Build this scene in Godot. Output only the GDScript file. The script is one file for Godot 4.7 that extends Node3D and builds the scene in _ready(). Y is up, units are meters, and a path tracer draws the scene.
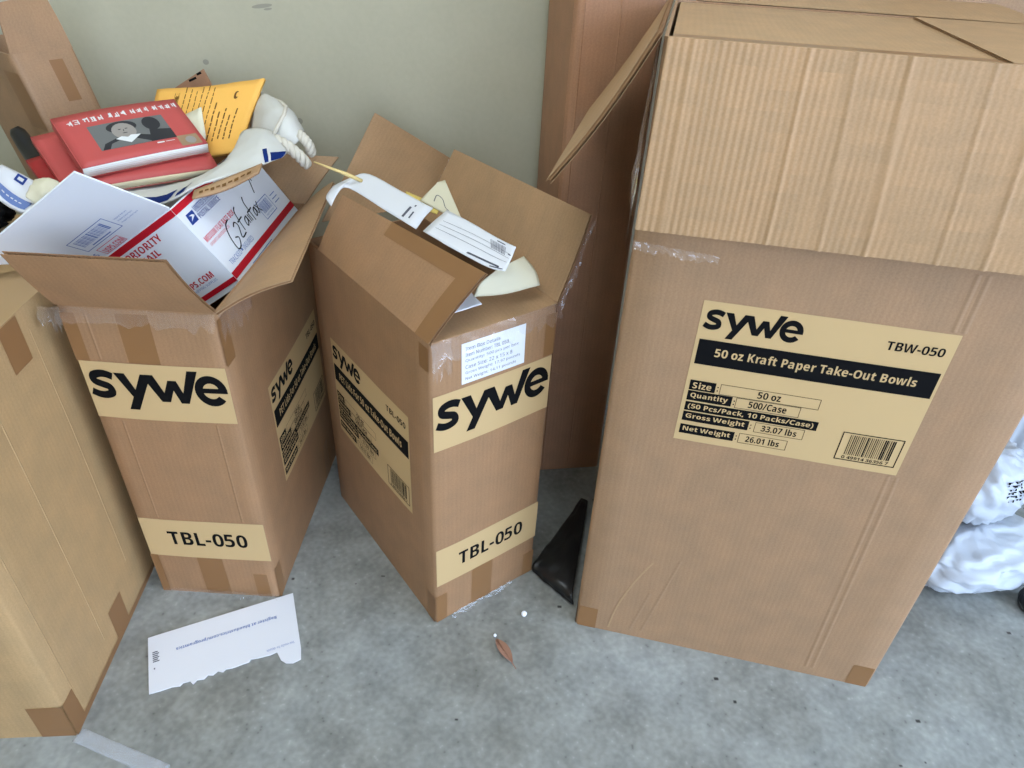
extends Node3D
# A garage corner with opened take-out packaging cartons, after a photograph. Metres, y up.
# The photograph's camera was recovered from the cartons' edges; px_* helpers turn a pixel of it
# into a point on a known plane (floor, wall, a carton's face or top height).

const CAM := Vector3(0, 1.05, 0)
const CX := Vector3(0.9986, 0.0444, -0.0304)
const CY := Vector3(-0.0538, 0.8234, -0.5650)
const CZ := Vector3(0.0, 0.5658, 0.8246)
const FOCAL := 691.92
const UP := Vector3.UP

var M := {}
var names := {}
var rng := RandomNumberGenerator.new()
var font_bold: SystemFont
var font_reg: SystemFont
var dent := FastNoiseLite.new()
var body_normal: ImageTexture

# ------------------------------------------------------------------ pixel -> point
func ray(x: float, y: float) -> Vector3:
	return CX * ((x - 512.0) / FOCAL) - CY * ((y - 384.0) / FOCAL) - CZ
func aty(x: float, y: float, h := 0.0) -> Vector3:
	var d := ray(x, y)
	return CAM + d * ((h - CAM.y) / d.y)
func onp(x: float, y: float, p: Vector3, n: Vector3) -> Vector3:
	var d := ray(x, y)
	return CAM + d * ((p - CAM).dot(n) / d.dot(n))
func atz(x: float, y: float, z: float) -> Vector3:
	var d := ray(x, y)
	return CAM + d * (z / d.z)

# ------------------------------------------------------------------ nodes
func numbered(called: String) -> String:
	var n: int = names.get(called, 0)
	names[called] = n + 1
	return called if n == 0 else "%s_%03d" % [called, n]
func thing(called: String, label: String, category: String, at := Vector3.ZERO, group := "") -> Node3D:
	var o := Node3D.new()
	o.name = numbered(called)
	add_child(o)
	o.position = at
	o.set_meta("label", label)
	o.set_meta("category", category)
	if group != "":
		o.set_meta("group", group)
	return o
func inverse_of(p: Node) -> Transform3D:
	var t := Transform3D.IDENTITY
	while p != self:
		t = (p as Node3D).transform * t
		p = p.get_parent()
	return t.affine_inverse()
func part(st: SurfaceTool, called: String, m: Material, parent: Node, tangents := false) -> MeshInstance3D:
	st.generate_normals()
	if tangents:
		st.generate_tangents()
	var raw := st.commit()
	var o := MeshInstance3D.new()
	if parent == self:
		o.mesh = raw
	else:
		var s2 := SurfaceTool.new()
		s2.append_from(raw, 0, inverse_of(parent))
		o.mesh = s2.commit()
	o.material_override = m
	o.name = called if parent != self else numbered(called)
	o.cast_shadow = GeometryInstance3D.SHADOW_CASTING_SETTING_ON
	parent.add_child(o, true)
	return o
func struct_(st: SurfaceTool, called: String, m: Material, label: String, category: String) -> MeshInstance3D:
	var o := part(st, called, m, self, true)
	o.set_meta("kind", "structure")
	o.set_meta("label", label)
	o.set_meta("category", category)
	return o
func new_st(smooth := true) -> SurfaceTool:
	var st := SurfaceTool.new()
	st.begin(Mesh.PRIMITIVE_TRIANGLES)
	st.set_smooth_group(0 if smooth else -1)
	return st

# ------------------------------------------------------------------ shapes
func tri(st: SurfaceTool, a: Vector3, b: Vector3, c: Vector3, ua := Vector2.ZERO, ub := Vector2.ZERO, uc := Vector2.ZERO) -> void:
	st.set_uv(ua); st.add_vertex(a)
	st.set_uv(uc); st.add_vertex(c)
	st.set_uv(ub); st.add_vertex(b)
func quad(st: SurfaceTool, a: Vector3, b: Vector3, c: Vector3, d: Vector3, uv := []) -> void:
	var u: Array = uv
	if u.is_empty():
		var w := a.distance_to(b)
		var h := a.distance_to(d)
		u = [Vector2(0, 0), Vector2(w, 0), Vector2(w, h), Vector2(0, h)]
	tri(st, a, b, c, u[0], u[1], u[2])
	tri(st, a, c, d, u[0], u[2], u[3])
# a slab whose visible face is a,b,c,d (counter-clockwise from outside), t thick behind it
func slab(st: SurfaceTool, a: Vector3, b: Vector3, c: Vector3, d: Vector3, t: float) -> void:
	var n := (b - a).cross(d - a).normalized() * -t
	quad(st, a, b, c, d)
	quad(st, b + n, a + n, d + n, c + n)
	quad(st, a + n, b + n, b, a)
	quad(st, b + n, c + n, c, b)
	quad(st, c + n, d + n, d, c)
	quad(st, d + n, a + n, a, d)
func box(st: SurfaceTool, c: Vector3, s: Vector3) -> void:
	var h := s / 2
	var p := []
	for k in 8:
		p.append(c + Vector3(h.x if k & 1 else -h.x, h.y if k & 2 else -h.y, h.z if k & 4 else -h.z))
	quad(st, p[4], p[5], p[7], p[6]); quad(st, p[1], p[0], p[2], p[3])
	quad(st, p[5], p[1], p[3], p[7]); quad(st, p[0], p[4], p[6], p[2])
	quad(st, p[6], p[7], p[3], p[2]); quad(st, p[0], p[1], p[5], p[4])
func tube(st: SurfaceTool, pts: Array, radii: Array, sides := 10, caps := true) -> void:
	var n := pts.size()
	var rings := []
	var side := Vector3.ZERO
	for i in n:
		var t: Vector3 = (pts[mini(i + 1, n - 1)] - pts[maxi(i - 1, 0)]).normalized()
		if side == Vector3.ZERO:
			side = t.cross(UP if absf(t.y) < 0.9 else Vector3.RIGHT).normalized()
		else:
			side = (side - t * side.dot(t)).normalized()
		var other := t.cross(side)
		var r := []
		for k in sides:
			var a := TAU * k / sides
			r.append(pts[i] + (side * cos(a) + other * sin(a)) * radii[i])
		rings.append(r)
	for i in n - 1:
		for k in sides:
			var k2 := (k + 1) % sides
			quad(st, rings[i][k2], rings[i][k], rings[i + 1][k], rings[i + 1][k2])
	if caps:
		for k in sides:
			var k2 := (k + 1) % sides
			tri(st, pts[0], rings[0][k], rings[0][k2])
			tri(st, pts[n - 1], rings[n - 1][k2], rings[n - 1][k])

func cat(p0: Vector3, p1: Vector3, p2: Vector3, p3: Vector3, t: float) -> Vector3:
	return p1.cubic_interpolate(p2, p0, p3, t)
func spline(row: Array, t: float) -> Vector3:
	var n := row.size() - 1
	var f := clampf(t, 0.0, 1.0) * n
	var i := mini(int(f), n - 1)
	return cat(row[maxi(i - 1, 0)] if i > 0 else row[0] * 2 - row[1], row[i], row[i + 1], row[i + 2] if i + 2 <= n else row[n] * 2 - row[n - 1], f - i)
# a smooth sheet through rows of points; u runs along a row, v from row to row
class Sheet:
	var rows: Array
	var host
	var wrinkle := 0.0
	func _init(h, r: Array, w := 0.0):
		host = h
		rows = r
		wrinkle = w
	func raw(u: float, v: float) -> Vector3:
		var col := []
		for r in rows:
			col.append(host.spline(r, u))
		return host.spline(col, v)
	func normal(u: float, v: float) -> Vector3:
		var e := 0.01
		var du := raw(minf(u + e, 1), v) - raw(maxf(u - e, 0), v)
		var dv := raw(u, minf(v + e, 1)) - raw(u, maxf(v - e, 0))
		return du.cross(dv).normalized()
	func at(u: float, v: float, off := 0.0) -> Vector3:
		var p := raw(u, v)
		if wrinkle != 0.0 or off != 0.0:
			var w: float = wrinkle * host.dent.get_noise_3dv(p * 900.0) if wrinkle != 0.0 else 0.0
			p += normal(u, v) * (off + w)
		return p
	func build(st: SurfaceTool, nu: int, nv: int, t: float) -> void:
		var top := []
		var low := []
		for j in nv + 1:
			var a := []
			var b := []
			for i in nu + 1:
				a.append(at(float(i) / nu, float(j) / nv))
				b.append(at(float(i) / nu, float(j) / nv, -t))
			top.append(a)
			low.append(b)
		for j in nv:
			for i in nu:
				var uv := [Vector2(i, j) * 0.01, Vector2(i + 1, j) * 0.01, Vector2(i + 1, j + 1) * 0.01, Vector2(i, j + 1) * 0.01]
				host.quad(st, top[j][i], top[j][i + 1], top[j + 1][i + 1], top[j + 1][i], uv)
				host.quad(st, low[j][i + 1], low[j][i], low[j + 1][i], low[j + 1][i + 1], uv)
		for i in nu:
			host.quad(st, low[0][i], low[0][i + 1], top[0][i + 1], top[0][i])
			host.quad(st, top[nv][i], top[nv][i + 1], low[nv][i + 1], low[nv][i])
		for j in nv:
			host.quad(st, top[j][0], top[j + 1][0], low[j + 1][0], low[j][0])
			host.quad(st, low[j][nu], low[j + 1][nu], top[j + 1][nu], top[j][nu])
	# printing on it: x,y in 0..w, 0..h
	func mapper(w: float, h: float) -> Callable:
		return func(x: float, y: float, off: float) -> Vector3: return at(x / w, y / h, off)
func flat_map(o: Vector3, ax: Vector3, ay: Vector3) -> Callable:
	var n := ax.cross(ay).normalized()
	return func(x: float, y: float, off: float) -> Vector3: return o + ax * x + ay * y + n * off

# ------------------------------------------------------------------ printing (flat ink laid on a surface map(x, y, lift))
func p_rect(st: SurfaceTool, m: Callable, x0: float, y0: float, x1: float, y1: float, off: float, nx := 1, ny := 1) -> void:
	for i in nx:
		for j in ny:
			var xa := lerpf(x0, x1, float(i) / nx)
			var xb := lerpf(x0, x1, float(i + 1) / nx)
			var ya := lerpf(y0, y1, float(j) / ny)
			var yb := lerpf(y0, y1, float(j + 1) / ny)
			quad(st, m.call(xa, ya, off), m.call(xb, ya, off), m.call(xb, yb, off), m.call(xa, yb, off), [Vector2(xa, ya), Vector2(xb, ya), Vector2(xb, yb), Vector2(xa, yb)])
func p_frame(st: SurfaceTool, m: Callable, x0: float, y0: float, x1: float, y1: float, w: float, off: float) -> void:
	p_rect(st, m, x0, y0, x1, y0 + w, off, 4); p_rect(st, m, x0, y1 - w, x1, y1, off, 4)
	p_rect(st, m, x0, y0, x0 + w, y1, off, 1, 3); p_rect(st, m, x1 - w, y0, x1, y1, off, 1, 3)
func p_poly(st: SurfaceTool, m: Callable, pts: PackedVector2Array, off: float) -> void:
	var idx := Geometry2D.triangulate_polygon(pts)
	for k in range(0, idx.size(), 3):
		var a := pts[idx[k]]
		var b := pts[idx[k + 1]]
		var c := pts[idx[k + 2]]
		if (b - a).cross(c - a) < 0:
			var s := b
			b = c
			c = s
		tri(st, m.call(a.x, a.y, off), m.call(b.x, b.y, off), m.call(c.x, c.y, off), a, b, c)
func p_oval(st: SurfaceTool, m: Callable, c: Vector2, r: Vector2, off: float, turn := 0.0) -> void:
	var pts := PackedVector2Array()
	for k in 20:
		var a := TAU * k / 20
		pts.append(c + Vector2(cos(a) * r.x, sin(a) * r.y).rotated(turn))
	p_poly(st, m, pts, off)
# thick pen line
func p_line(st: SurfaceTool, m: Callable, pts: Array, w: float, off: float) -> void:
	var n := pts.size()
	var lft := []
	var rgt := []
	for i in n:
		var t: Vector2 = (pts[mini(i + 1, n - 1)] - pts[maxi(i - 1, 0)]).normalized()
		var nn := Vector2(-t.y, t.x) * w * 0.5
		lft.append(pts[i] + nn)
		rgt.append(pts[i] - nn)
	for i in n - 1:
		quad(st, m.call(rgt[i].x, rgt[i].y, off), m.call(rgt[i + 1].x, rgt[i + 1].y, off), m.call(lft[i + 1].x, lft[i + 1].y, off), m.call(lft[i].x, lft[i].y, off))
func curve2(pts: Array, per := 5) -> Array:
	var out := []
	var n := pts.size() - 1
	for i in n:
		for k in per:
			var p0: Vector2 = pts[maxi(i - 1, 0)]
			var p3: Vector2 = pts[mini(i + 2, n)]
			out.append((pts[i] as Vector2).cubic_interpolate(pts[i + 1], p0, p3, float(k) / per))
	out.append(pts[n])
	return out
# lettering: fitted to width w and height h from its lower left corner
func p_text(st: SurfaceTool, m: Callable, s: String, x: float, y: float, w: float, h: float, off: float, bold := true, slant := 0.0) -> void:
	var tm := TextMesh.new()
	tm.text = s
	tm.font = font_bold if bold else font_reg
	tm.font_size = 32
	tm.pixel_size = 0.01
	tm.depth = 0.0
	tm.curve_step = 1.2
	var ar := tm.surface_get_arrays(0)
	var v: PackedVector3Array = ar[Mesh.ARRAY_VERTEX]
	var ix = ar[Mesh.ARRAY_INDEX]
	var lo := Vector2(1e9, 1e9)
	var hi := Vector2(-1e9, -1e9)
	for q in v:
		lo = lo.min(Vector2(q.x, q.y))
		hi = hi.max(Vector2(q.x, q.y))
	var sz := hi - lo
	var order := PackedInt32Array()
	if ix != null and (ix as PackedInt32Array).size() > 0:
		order = ix
	else:
		for k in v.size():
			order.append(k)
	for k in range(0, order.size(), 3):
		var t := []
		for e in 3:
			var q := v[order[k + e]]
			var f := (Vector2(q.x, q.y) - lo) / sz
			t.append(Vector2(x + f.x * w + f.y * slant * h, y + f.y * h))
		if (t[1] - t[0]).cross(t[2] - t[0]) < 0:
			t = [t[0], t[2], t[1]]
		tri(st, m.call(t[0].x, t[0].y, off), m.call(t[1].x, t[1].y, off), m.call(t[2].x, t[2].y, off))
# the maker's wordmark, x-height = s, 4.95 s wide
func p_wordmark(st: SurfaceTool, m: Callable, x: float, y: float, s: float, off: float, sx := 1.0) -> void:
	var f := func(a: Array) -> Array:
		var out := []
		for q in a:
			out.append(Vector2(x + q[0] * s * sx, y + q[1] * s))
		return out
	var bend: Array = curve2([Vector2(0.96, 0.80), Vector2(0.74, 0.88), Vector2(0.50, 0.885), Vector2(0.27, 0.79), Vector2(0.27, 0.60), Vector2(0.50, 0.50), Vector2(0.74, 0.41), Vector2(0.78, 0.20), Vector2(0.55, 0.10), Vector2(0.30, 0.11), Vector2(0.06, 0.21)], 4)
	# the s: one bent band
	var wide := 0.27
	var n := bend.size()
	for i in n - 1:
		var qs := []
		for k in [i, i + 1]:
			var t: Vector2 = (bend[mini(k + 1, n - 1)] - bend[maxi(k - 1, 0)]).normalized()
			var nn := Vector2(-t.y, t.x) * wide * 0.5
			qs.append(bend[k] + nn)
			qs.append(bend[k] - nn)
		p_poly(st, m, PackedVector2Array(f.call([[qs[0].x, qs[0].y], [qs[1].x, qs[1].y], [qs[3].x, qs[3].y], [qs[2].x, qs[2].y]])), off)
	for bar in [[1.03, 1.42, 0.95, 1.50, 1.78, 0.10], [1.98, 2.36, 0.95, 1.24, 1.60, -0.40], [2.0, 2.42, 0.95, 2.52, 2.82, -0.03], [2.90, 3.20, 0.78, 2.52, 2.82, -0.03], [2.90, 3.20, 0.78, 3.20, 3.48, -0.06], [3.66, 4.02, 1.16, 3.20, 3.48, -0.06]]:
		p_poly(st, m, PackedVector2Array(f.call([[bar[3], bar[5]], [bar[4], bar[5]], [bar[1], bar[2]], [bar[0], bar[2]]])), off)
	# the e: an open ring and its bar
	var c := Vector2(4.36, 0.45)
	for k in 30:
		var a0 := deg_to_rad(lerpf(8, 322, k / 30.0))
		var a1 := deg_to_rad(lerpf(8, 322, (k + 1) / 30.0))
		var p0 := c + Vector2(cos(a0), sin(a0)) * 0.29
		var p1 := c + Vector2(cos(a0), sin(a0)) * 0.57
		var p2 := c + Vector2(cos(a1), sin(a1)) * 0.57
		var p3 := c + Vector2(cos(a1), sin(a1)) * 0.29
		p_poly(st, m, PackedVector2Array(f.call([[p0.x, p0.y], [p1.x, p1.y], [p2.x, p2.y], [p3.x, p3.y]])), off)
	p_poly(st, m, PackedVector2Array(f.call([[4.05, 0.37], [4.93, 0.37], [4.93, 0.55], [4.05, 0.55]])), off)
func p_barcode(st: SurfaceTool, m: Callable, x0: float, y0: float, x1: float, y1: float, off: float, number := 24) -> void:
	var r := RandomNumberGenerator.new()
	r.seed = 77
	var step := (x1 - x0) / number
	for k in number:
		var w: float = step * [0.3, 0.5, 0.75, 0.45][r.randi() % 4]
		p_rect(st, m, x0 + k * step, y0, x0 + k * step + w, y1, off)

# ------------------------------------------------------------------ materials
func mat(col: Color, rough := 0.8, spec := 0.3) -> StandardMaterial3D:
	var m := StandardMaterial3D.new()
	m.albedo_color = col
	m.roughness = rough
	m.metallic_specular = spec
	return m
func noise_img(size: int, freq: float, sd: int, oct := 4) -> Image:
	var n := FastNoiseLite.new()
	n.seed = sd
	n.frequency = freq
	n.noise_type = FastNoiseLite.TYPE_SIMPLEX_SMOOTH
	n.fractal_octaves = oct
	var im := n.get_seamless_image(size, size)
	im.convert(Image.FORMAT_L8)
	return im
func tex(im: Image) -> ImageTexture:
	im.generate_mipmaps()
	return ImageTexture.create_from_image(im)
func make_materials() -> void:
	# kraft board: fine fibres, faint flute streaks, soft blotches (0.4 m a tile)
	var S := 512
	var fib := noise_img(S, 0.22, 3, 3).get_data()
	var blo := noise_img(S, 0.012, 5, 3).get_data()
	var str_ := noise_img(S, 0.05, 9, 3).get_data()
	var d := PackedByteArray()
	d.resize(S * S * 3)
	var h := Image.create(S, S, false, Image.FORMAT_L8)
	for y in S:
		for x in S:
			var i := y * S + x
			var f := (fib[i] - 128) / 128.0
			var b := (blo[i] - 128) / 128.0
			var s := (str_[(y >> 4) * S + x] - 128) / 128.0
			var flute := sin(TAU * x / (S / 52.0))
			var g := 0.93 + f * 0.045 + b * 0.035 + s * 0.012 + flute * 0.008
			d[i * 3] = clampi(int(g * 255), 0, 255)
			d[i * 3 + 1] = clampi(int((g - 0.004 - b * 0.008) * 255), 0, 255)
			d[i * 3 + 2] = clampi(int((g - 0.008 - b * 0.014) * 255), 0, 255)
			h.set_pixel(x, y, Color(0.5 + flute * 0.10 + f * 0.07 + s * 0.03, 0, 0))
	var kraft := tex(Image.create_from_data(S, S, false, Image.FORMAT_RGB8, d))
	h.convert(Image.FORMAT_RGBA8)
	h.bump_map_to_normal_map(1.0)
	body_normal = tex(h)
	for k in [["kraft", Color(0.655, 0.515, 0.385)], ["kraft_in", Color(0.70, 0.555, 0.405)], ["kraft_pale", Color(0.725, 0.58, 0.425)], ["kraft_brown", Color(0.71, 0.525, 0.395)], ["kraft_lid", Color(0.645, 0.49, 0.35)], ["kraft_old", Color(0.72, 0.585, 0.41)]]:
		var m := mat(k[1], 0.6, 0.45)
		m.albedo_texture = kraft
		m.uv1_scale = Vector3(2.5, 2.5, 2.5)
		m.normal_enabled = true
		m.normal_texture = body_normal
		m.normal_scale = 0.35
		M[k[0]] = m
	M.medium = mat(Color(0.60, 0.46, 0.33), 0.9, 0.2)
	M.tape = mat(Color(0.53, 0.38, 0.24), 0.38, 0.4)
	var c := mat(Color(0.95, 0.95, 0.97, 0.04), 0.07, 0.6)
	c.transparency = BaseMaterial3D.TRANSPARENCY_ALPHA
	c.cull_mode = BaseMaterial3D.CULL_DISABLED
	M.clear_tape = c
	var ot := mat(Color(0.85, 0.86, 0.88, 0.28), 0.3, 0.5)
	ot.transparency = BaseMaterial3D.TRANSPARENCY_ALPHA
	M.old_tape = ot
	M.label = mat(Color(0.755, 0.635, 0.455), 0.6, 0.3)
	M.ink = mat(Color(0.055, 0.055, 0.06), 0.75, 0.2)
	M.ink_grey = mat(Color(0.36, 0.36, 0.40), 0.7)
	M.paper = mat(Color(0.86, 0.86, 0.875), 0.7, 0.3)
	M.paper_cream = mat(Color(0.84, 0.81, 0.71), 0.75, 0.3)
	M.paper_yellow = mat(Color(0.86, 0.76, 0.42), 0.75, 0.3)
	M.carton_white = mat(Color(0.875, 0.885, 0.905), 0.45, 0.4)
	M.red_ink = mat(Color(0.72, 0.08, 0.15), 0.5, 0.35)
	M.red_soft = mat(Color(0.84, 0.33, 0.38), 0.6)
	M.blue_ink = mat(Color(0.12, 0.23, 0.52), 0.5, 0.35)
	M.blue_soft = mat(Color(0.42, 0.50, 0.70), 0.6)
	M.book_red = mat(Color(0.72, 0.30, 0.285), 0.5, 0.45)
	M.book_dark = mat(Color(0.58, 0.13, 0.13), 0.42, 0.45)
	M.pages = mat(Color(0.90, 0.895, 0.885), 0.85, 0.2)
	M.pages_cream = mat(Color(0.90, 0.83, 0.69), 0.85, 0.2)
	M.photo_grey = mat(Color(0.42, 0.42, 0.41), 0.5)
	M.photo_dark = mat(Color(0.19, 0.19, 0.20), 0.5)
	M.photo_skin = mat(Color(0.58, 0.55, 0.52), 0.5)
	M.photo_white = mat(Color(0.84, 0.84, 0.83), 0.5)
	M.photo_tan = mat(Color(0.60, 0.49, 0.38), 0.5)
	M.mailer = mat(Color(0.95, 0.72, 0.36), 0.6, 0.3)
	M.mailer_ink = mat(Color(0.42, 0.29, 0.14), 0.7)
	M.canvas = mat(Color(0.80, 0.79, 0.76), 0.9, 0.2)
	M.navy = mat(Color(0.09, 0.17, 0.40), 0.85, 0.2)
	M.rope = mat(Color(0.80, 0.77, 0.71), 0.95, 0.15)
	M.black_plastic = mat(Color(0.07, 0.07, 0.075), 0.35, 0.5)
	M.black_cloth = mat(Color(0.06, 0.06, 0.07), 0.85, 0.2)
	var bg := mat(Color(0.71, 0.73, 0.76), 0.38, 0.5)
	bg.backlight_enabled = true
	bg.backlight = Color(0.10, 0.10, 0.11)
	M.bag = bg
	M.leaf = mat(Color(0.60, 0.45, 0.37), 0.8)
	M.crumb = mat(Color(0.93, 0.93, 0.95), 0.6)
	M.straw = mat(Color(0.90, 0.80, 0.55), 0.6)
	# concrete floor: trowelled mottling, darker stains, specks (2.4 m a tile)
	var F := 1024
	var big := noise_img(F, 0.006, 21, 4).get_data()
	var mid := noise_img(F, 0.028, 22, 4).get_data()
	var fine := noise_img(F, 0.16, 23, 3).get_data()
	var fd := PackedByteArray()
	fd.resize(F * F * 3)
	for i in F * F:
		var a := (big[i] - 128) / 128.0
		var b := (mid[i] - 128) / 128.0
		var e := (fine[i] - 128) / 128.0
		var g := 0.87 + a * 0.09 + b * 0.09 + e * 0.08
		if e < -0.74 and b < 0.1:
			g -= 0.12
		if e > 0.66:
			g += 0.07
		fd[i * 3] = clampi(int((g - a * 0.012) * 250), 0, 255)
		fd[i * 3 + 1] = clampi(int(g * 253), 0, 255)
		fd[i * 3 + 2] = clampi(int((g + a * 0.018) * 250), 0, 255)
	var fim := Image.create_from_data(F, F, false, Image.FORMAT_RGB8, fd)
	for k in 170:                                   # grit
		var px := rng.randi() % F
		var py := rng.randi() % F
		var v := rng.randf_range(0.28, 0.5)
		fim.fill_rect(Rect2i(px, py, 1 + rng.randi() % 3, 1 + rng.randi() % 2), Color(v, v * 0.97, v * 0.95))
	var fl := mat(Color(0.64, 0.635, 0.618), 0.62, 0.4)
	fl.albedo_texture = tex(fim)
	fl.uv1_scale = Vector3(0.4167, 0.4167, 0.4167)
	var fn := Image.create_from_data(F, F, false, Image.FORMAT_L8, fine)
	fn.convert(Image.FORMAT_RGBA8)
	fn.bump_map_to_normal_map(0.6)
	fl.normal_enabled = true
	fl.normal_texture = tex(fn)
	fl.normal_scale = 0.25
	M.floor = fl
	# painted wall board
	var wn := noise_img(512, 0.12, 31, 3)
	var wd := noise_img(512, 0.01, 33, 3).get_data()
	var wf := wn.get_data()
	var wb := PackedByteArray()
	wb.resize(512 * 512 * 3)
	for i in 512 * 512:
		var g := 0.965 + (wd[i] - 128) / 128.0 * 0.018 + (wf[i] - 128) / 128.0 * 0.010
		for e in 3:
			wb[i * 3 + e] = clampi(int(g * 255), 0, 255)
	var wm := mat(Color(0.745, 0.72, 0.625), 0.7, 0.3)
	wm.albedo_texture = tex(Image.create_from_data(512, 512, false, Image.FORMAT_RGB8, wb))
	wm.normal_enabled = true
	wn.convert(Image.FORMAT_RGBA8)
	wn.bump_map_to_normal_map(0.5)
	wm.normal_texture = tex(wn)
	wm.normal_scale = 0.12
	M.wall = wm
	M.scuff = mat(Color(0.60, 0.58, 0.52), 0.8)
	M.ceiling = mat(Color(0.93, 0.93, 0.92), 0.9)
	M.paving = mat(Color(0.74, 0.73, 0.71), 0.9)

# ------------------------------------------------------------------ cartons
# o: front left corner on the floor, u: along the front, d: away from it; both unit
class Carton:
	var o: Vector3
	var u: Vector3
	var d: Vector3
	var W: float
	var L: float
	var H: float
	var lean := Vector2.ZERO
	var bulge := 0.003
	var host
	var sd := 0.0
	func pt(a: float, y: float, b: float) -> Vector3:
		return o + u * (a + lean.x * y) + d * (b + lean.y * y) + Vector3.UP * y
	func wide(face: int) -> float:
		return W if face % 2 == 0 else L
	func out(face: int) -> Vector3:
		return [-d, u, d, -u][face]
	# s runs left to right as seen from outside; faces: 0 front, 1 right, 2 back, 3 left
	func on(face: int, s: float, y: float, off := 0.0) -> Vector3:
		var p: Vector3
		match face:
			0: p = pt(s, y, 0)
			1: p = pt(W, y, s)
			2: p = pt(W - s, y, L)
			_: p = pt(0, y, L - s)
		var a := clampf(s / wide(face), 0, 1)
		var b := clampf(y / H, 0, 1)
		var k := 16.0 * a * (1 - a) * b * (1 - b)
		var w := 4.0 * minf(minf(a, 1 - a), 0.25) * 4.0 * minf(minf(b, 1 - b), 0.25)
		var dn: float = host.dent.get_noise_3d(s * 120.0 + face * 50.0, y * 90.0, sd) * 0.0016 * w
		return p + out(face) * (off + bulge * k + dn)
	func map(face: int) -> Callable:
		return func(s: float, y: float, off: float) -> Vector3: return on(face, s, y, off)
	func body(st: SurfaceTool, t := 0.004, lid := false) -> void:
		var r := 0.005
		var ring := []          # each: [face, s, corner weight]
		for f in 4:
			var w := wide(f)
			for k in 13:
				ring.append([f, lerpf(r, w - r, k / 12.0)])
		var ny := 16
		var outer := []
		var inner := []
		var run := []
		var acc := 0.0
		for j in ny + 1:
			var y := H * j / ny
			var a := []
			var b := []
			for q in ring:
				a.append(on(q[0], q[1], y))
				b.append(on(q[0], clampf(q[1], t, wide(q[0]) - t), y, -t))
			outer.append(a)
			inner.append(b)
		var n := ring.size()
		for i in n + 1:
			run.append(acc)
			acc += outer[0][i % n].distance_to(outer[0][(i + 1) % n])
		for j in ny:
			for i in n:
				var k := (i + 1) % n
				var uv := [Vector2(run[i], H * j / ny), Vector2(run[i + 1], H * j / ny), Vector2(run[i + 1], H * (j + 1) / ny), Vector2(run[i], H * (j + 1) / ny)]
				host.quad(st, outer[j][i], outer[j][k], outer[j + 1][k], outer[j + 1][i], uv)
				host.quad(st, inner[j][k], inner[j][i], inner[j + 1][i], inner[j + 1][k], uv)
		for i in n:
			var k := (i + 1) % n
			st.set_smooth_group(-1)
			if not lid:
				host.quad(st, outer[ny][i], outer[ny][k], inner[ny][k], inner[ny][i])
			host.tri(st, pt(W / 2, 0, L / 2), outer[0][k], outer[0][i])
			host.tri(st, pt(W / 2, t, L / 2), inner[0][i] + UP_T(t), inner[0][k] + UP_T(t))
		if lid:
			st.set_smooth_group(-1)
			for i in n:
				var k := (i + 1) % n
				host.tri(st, pt(W / 2, H, L / 2), outer[ny][i], outer[ny][k])
	func UP_T(t: float) -> Vector3:
		return Vector3.UP * t
func carton(corner: Vector3, yaw: float, w: float, l: float, h: float, lean := Vector2.ZERO, sd := 0.0) -> Carton:
	var c := Carton.new()
	c.host = self
	c.u = Vector3(cos(yaw), 0, sin(yaw))
	c.d = Vector3(sin(yaw), 0, -cos(yaw))
	c.o = corner
	c.W = w
	c.L = l
	c.H = h
	c.lean = lean
	c.sd = sd
	return c
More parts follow.
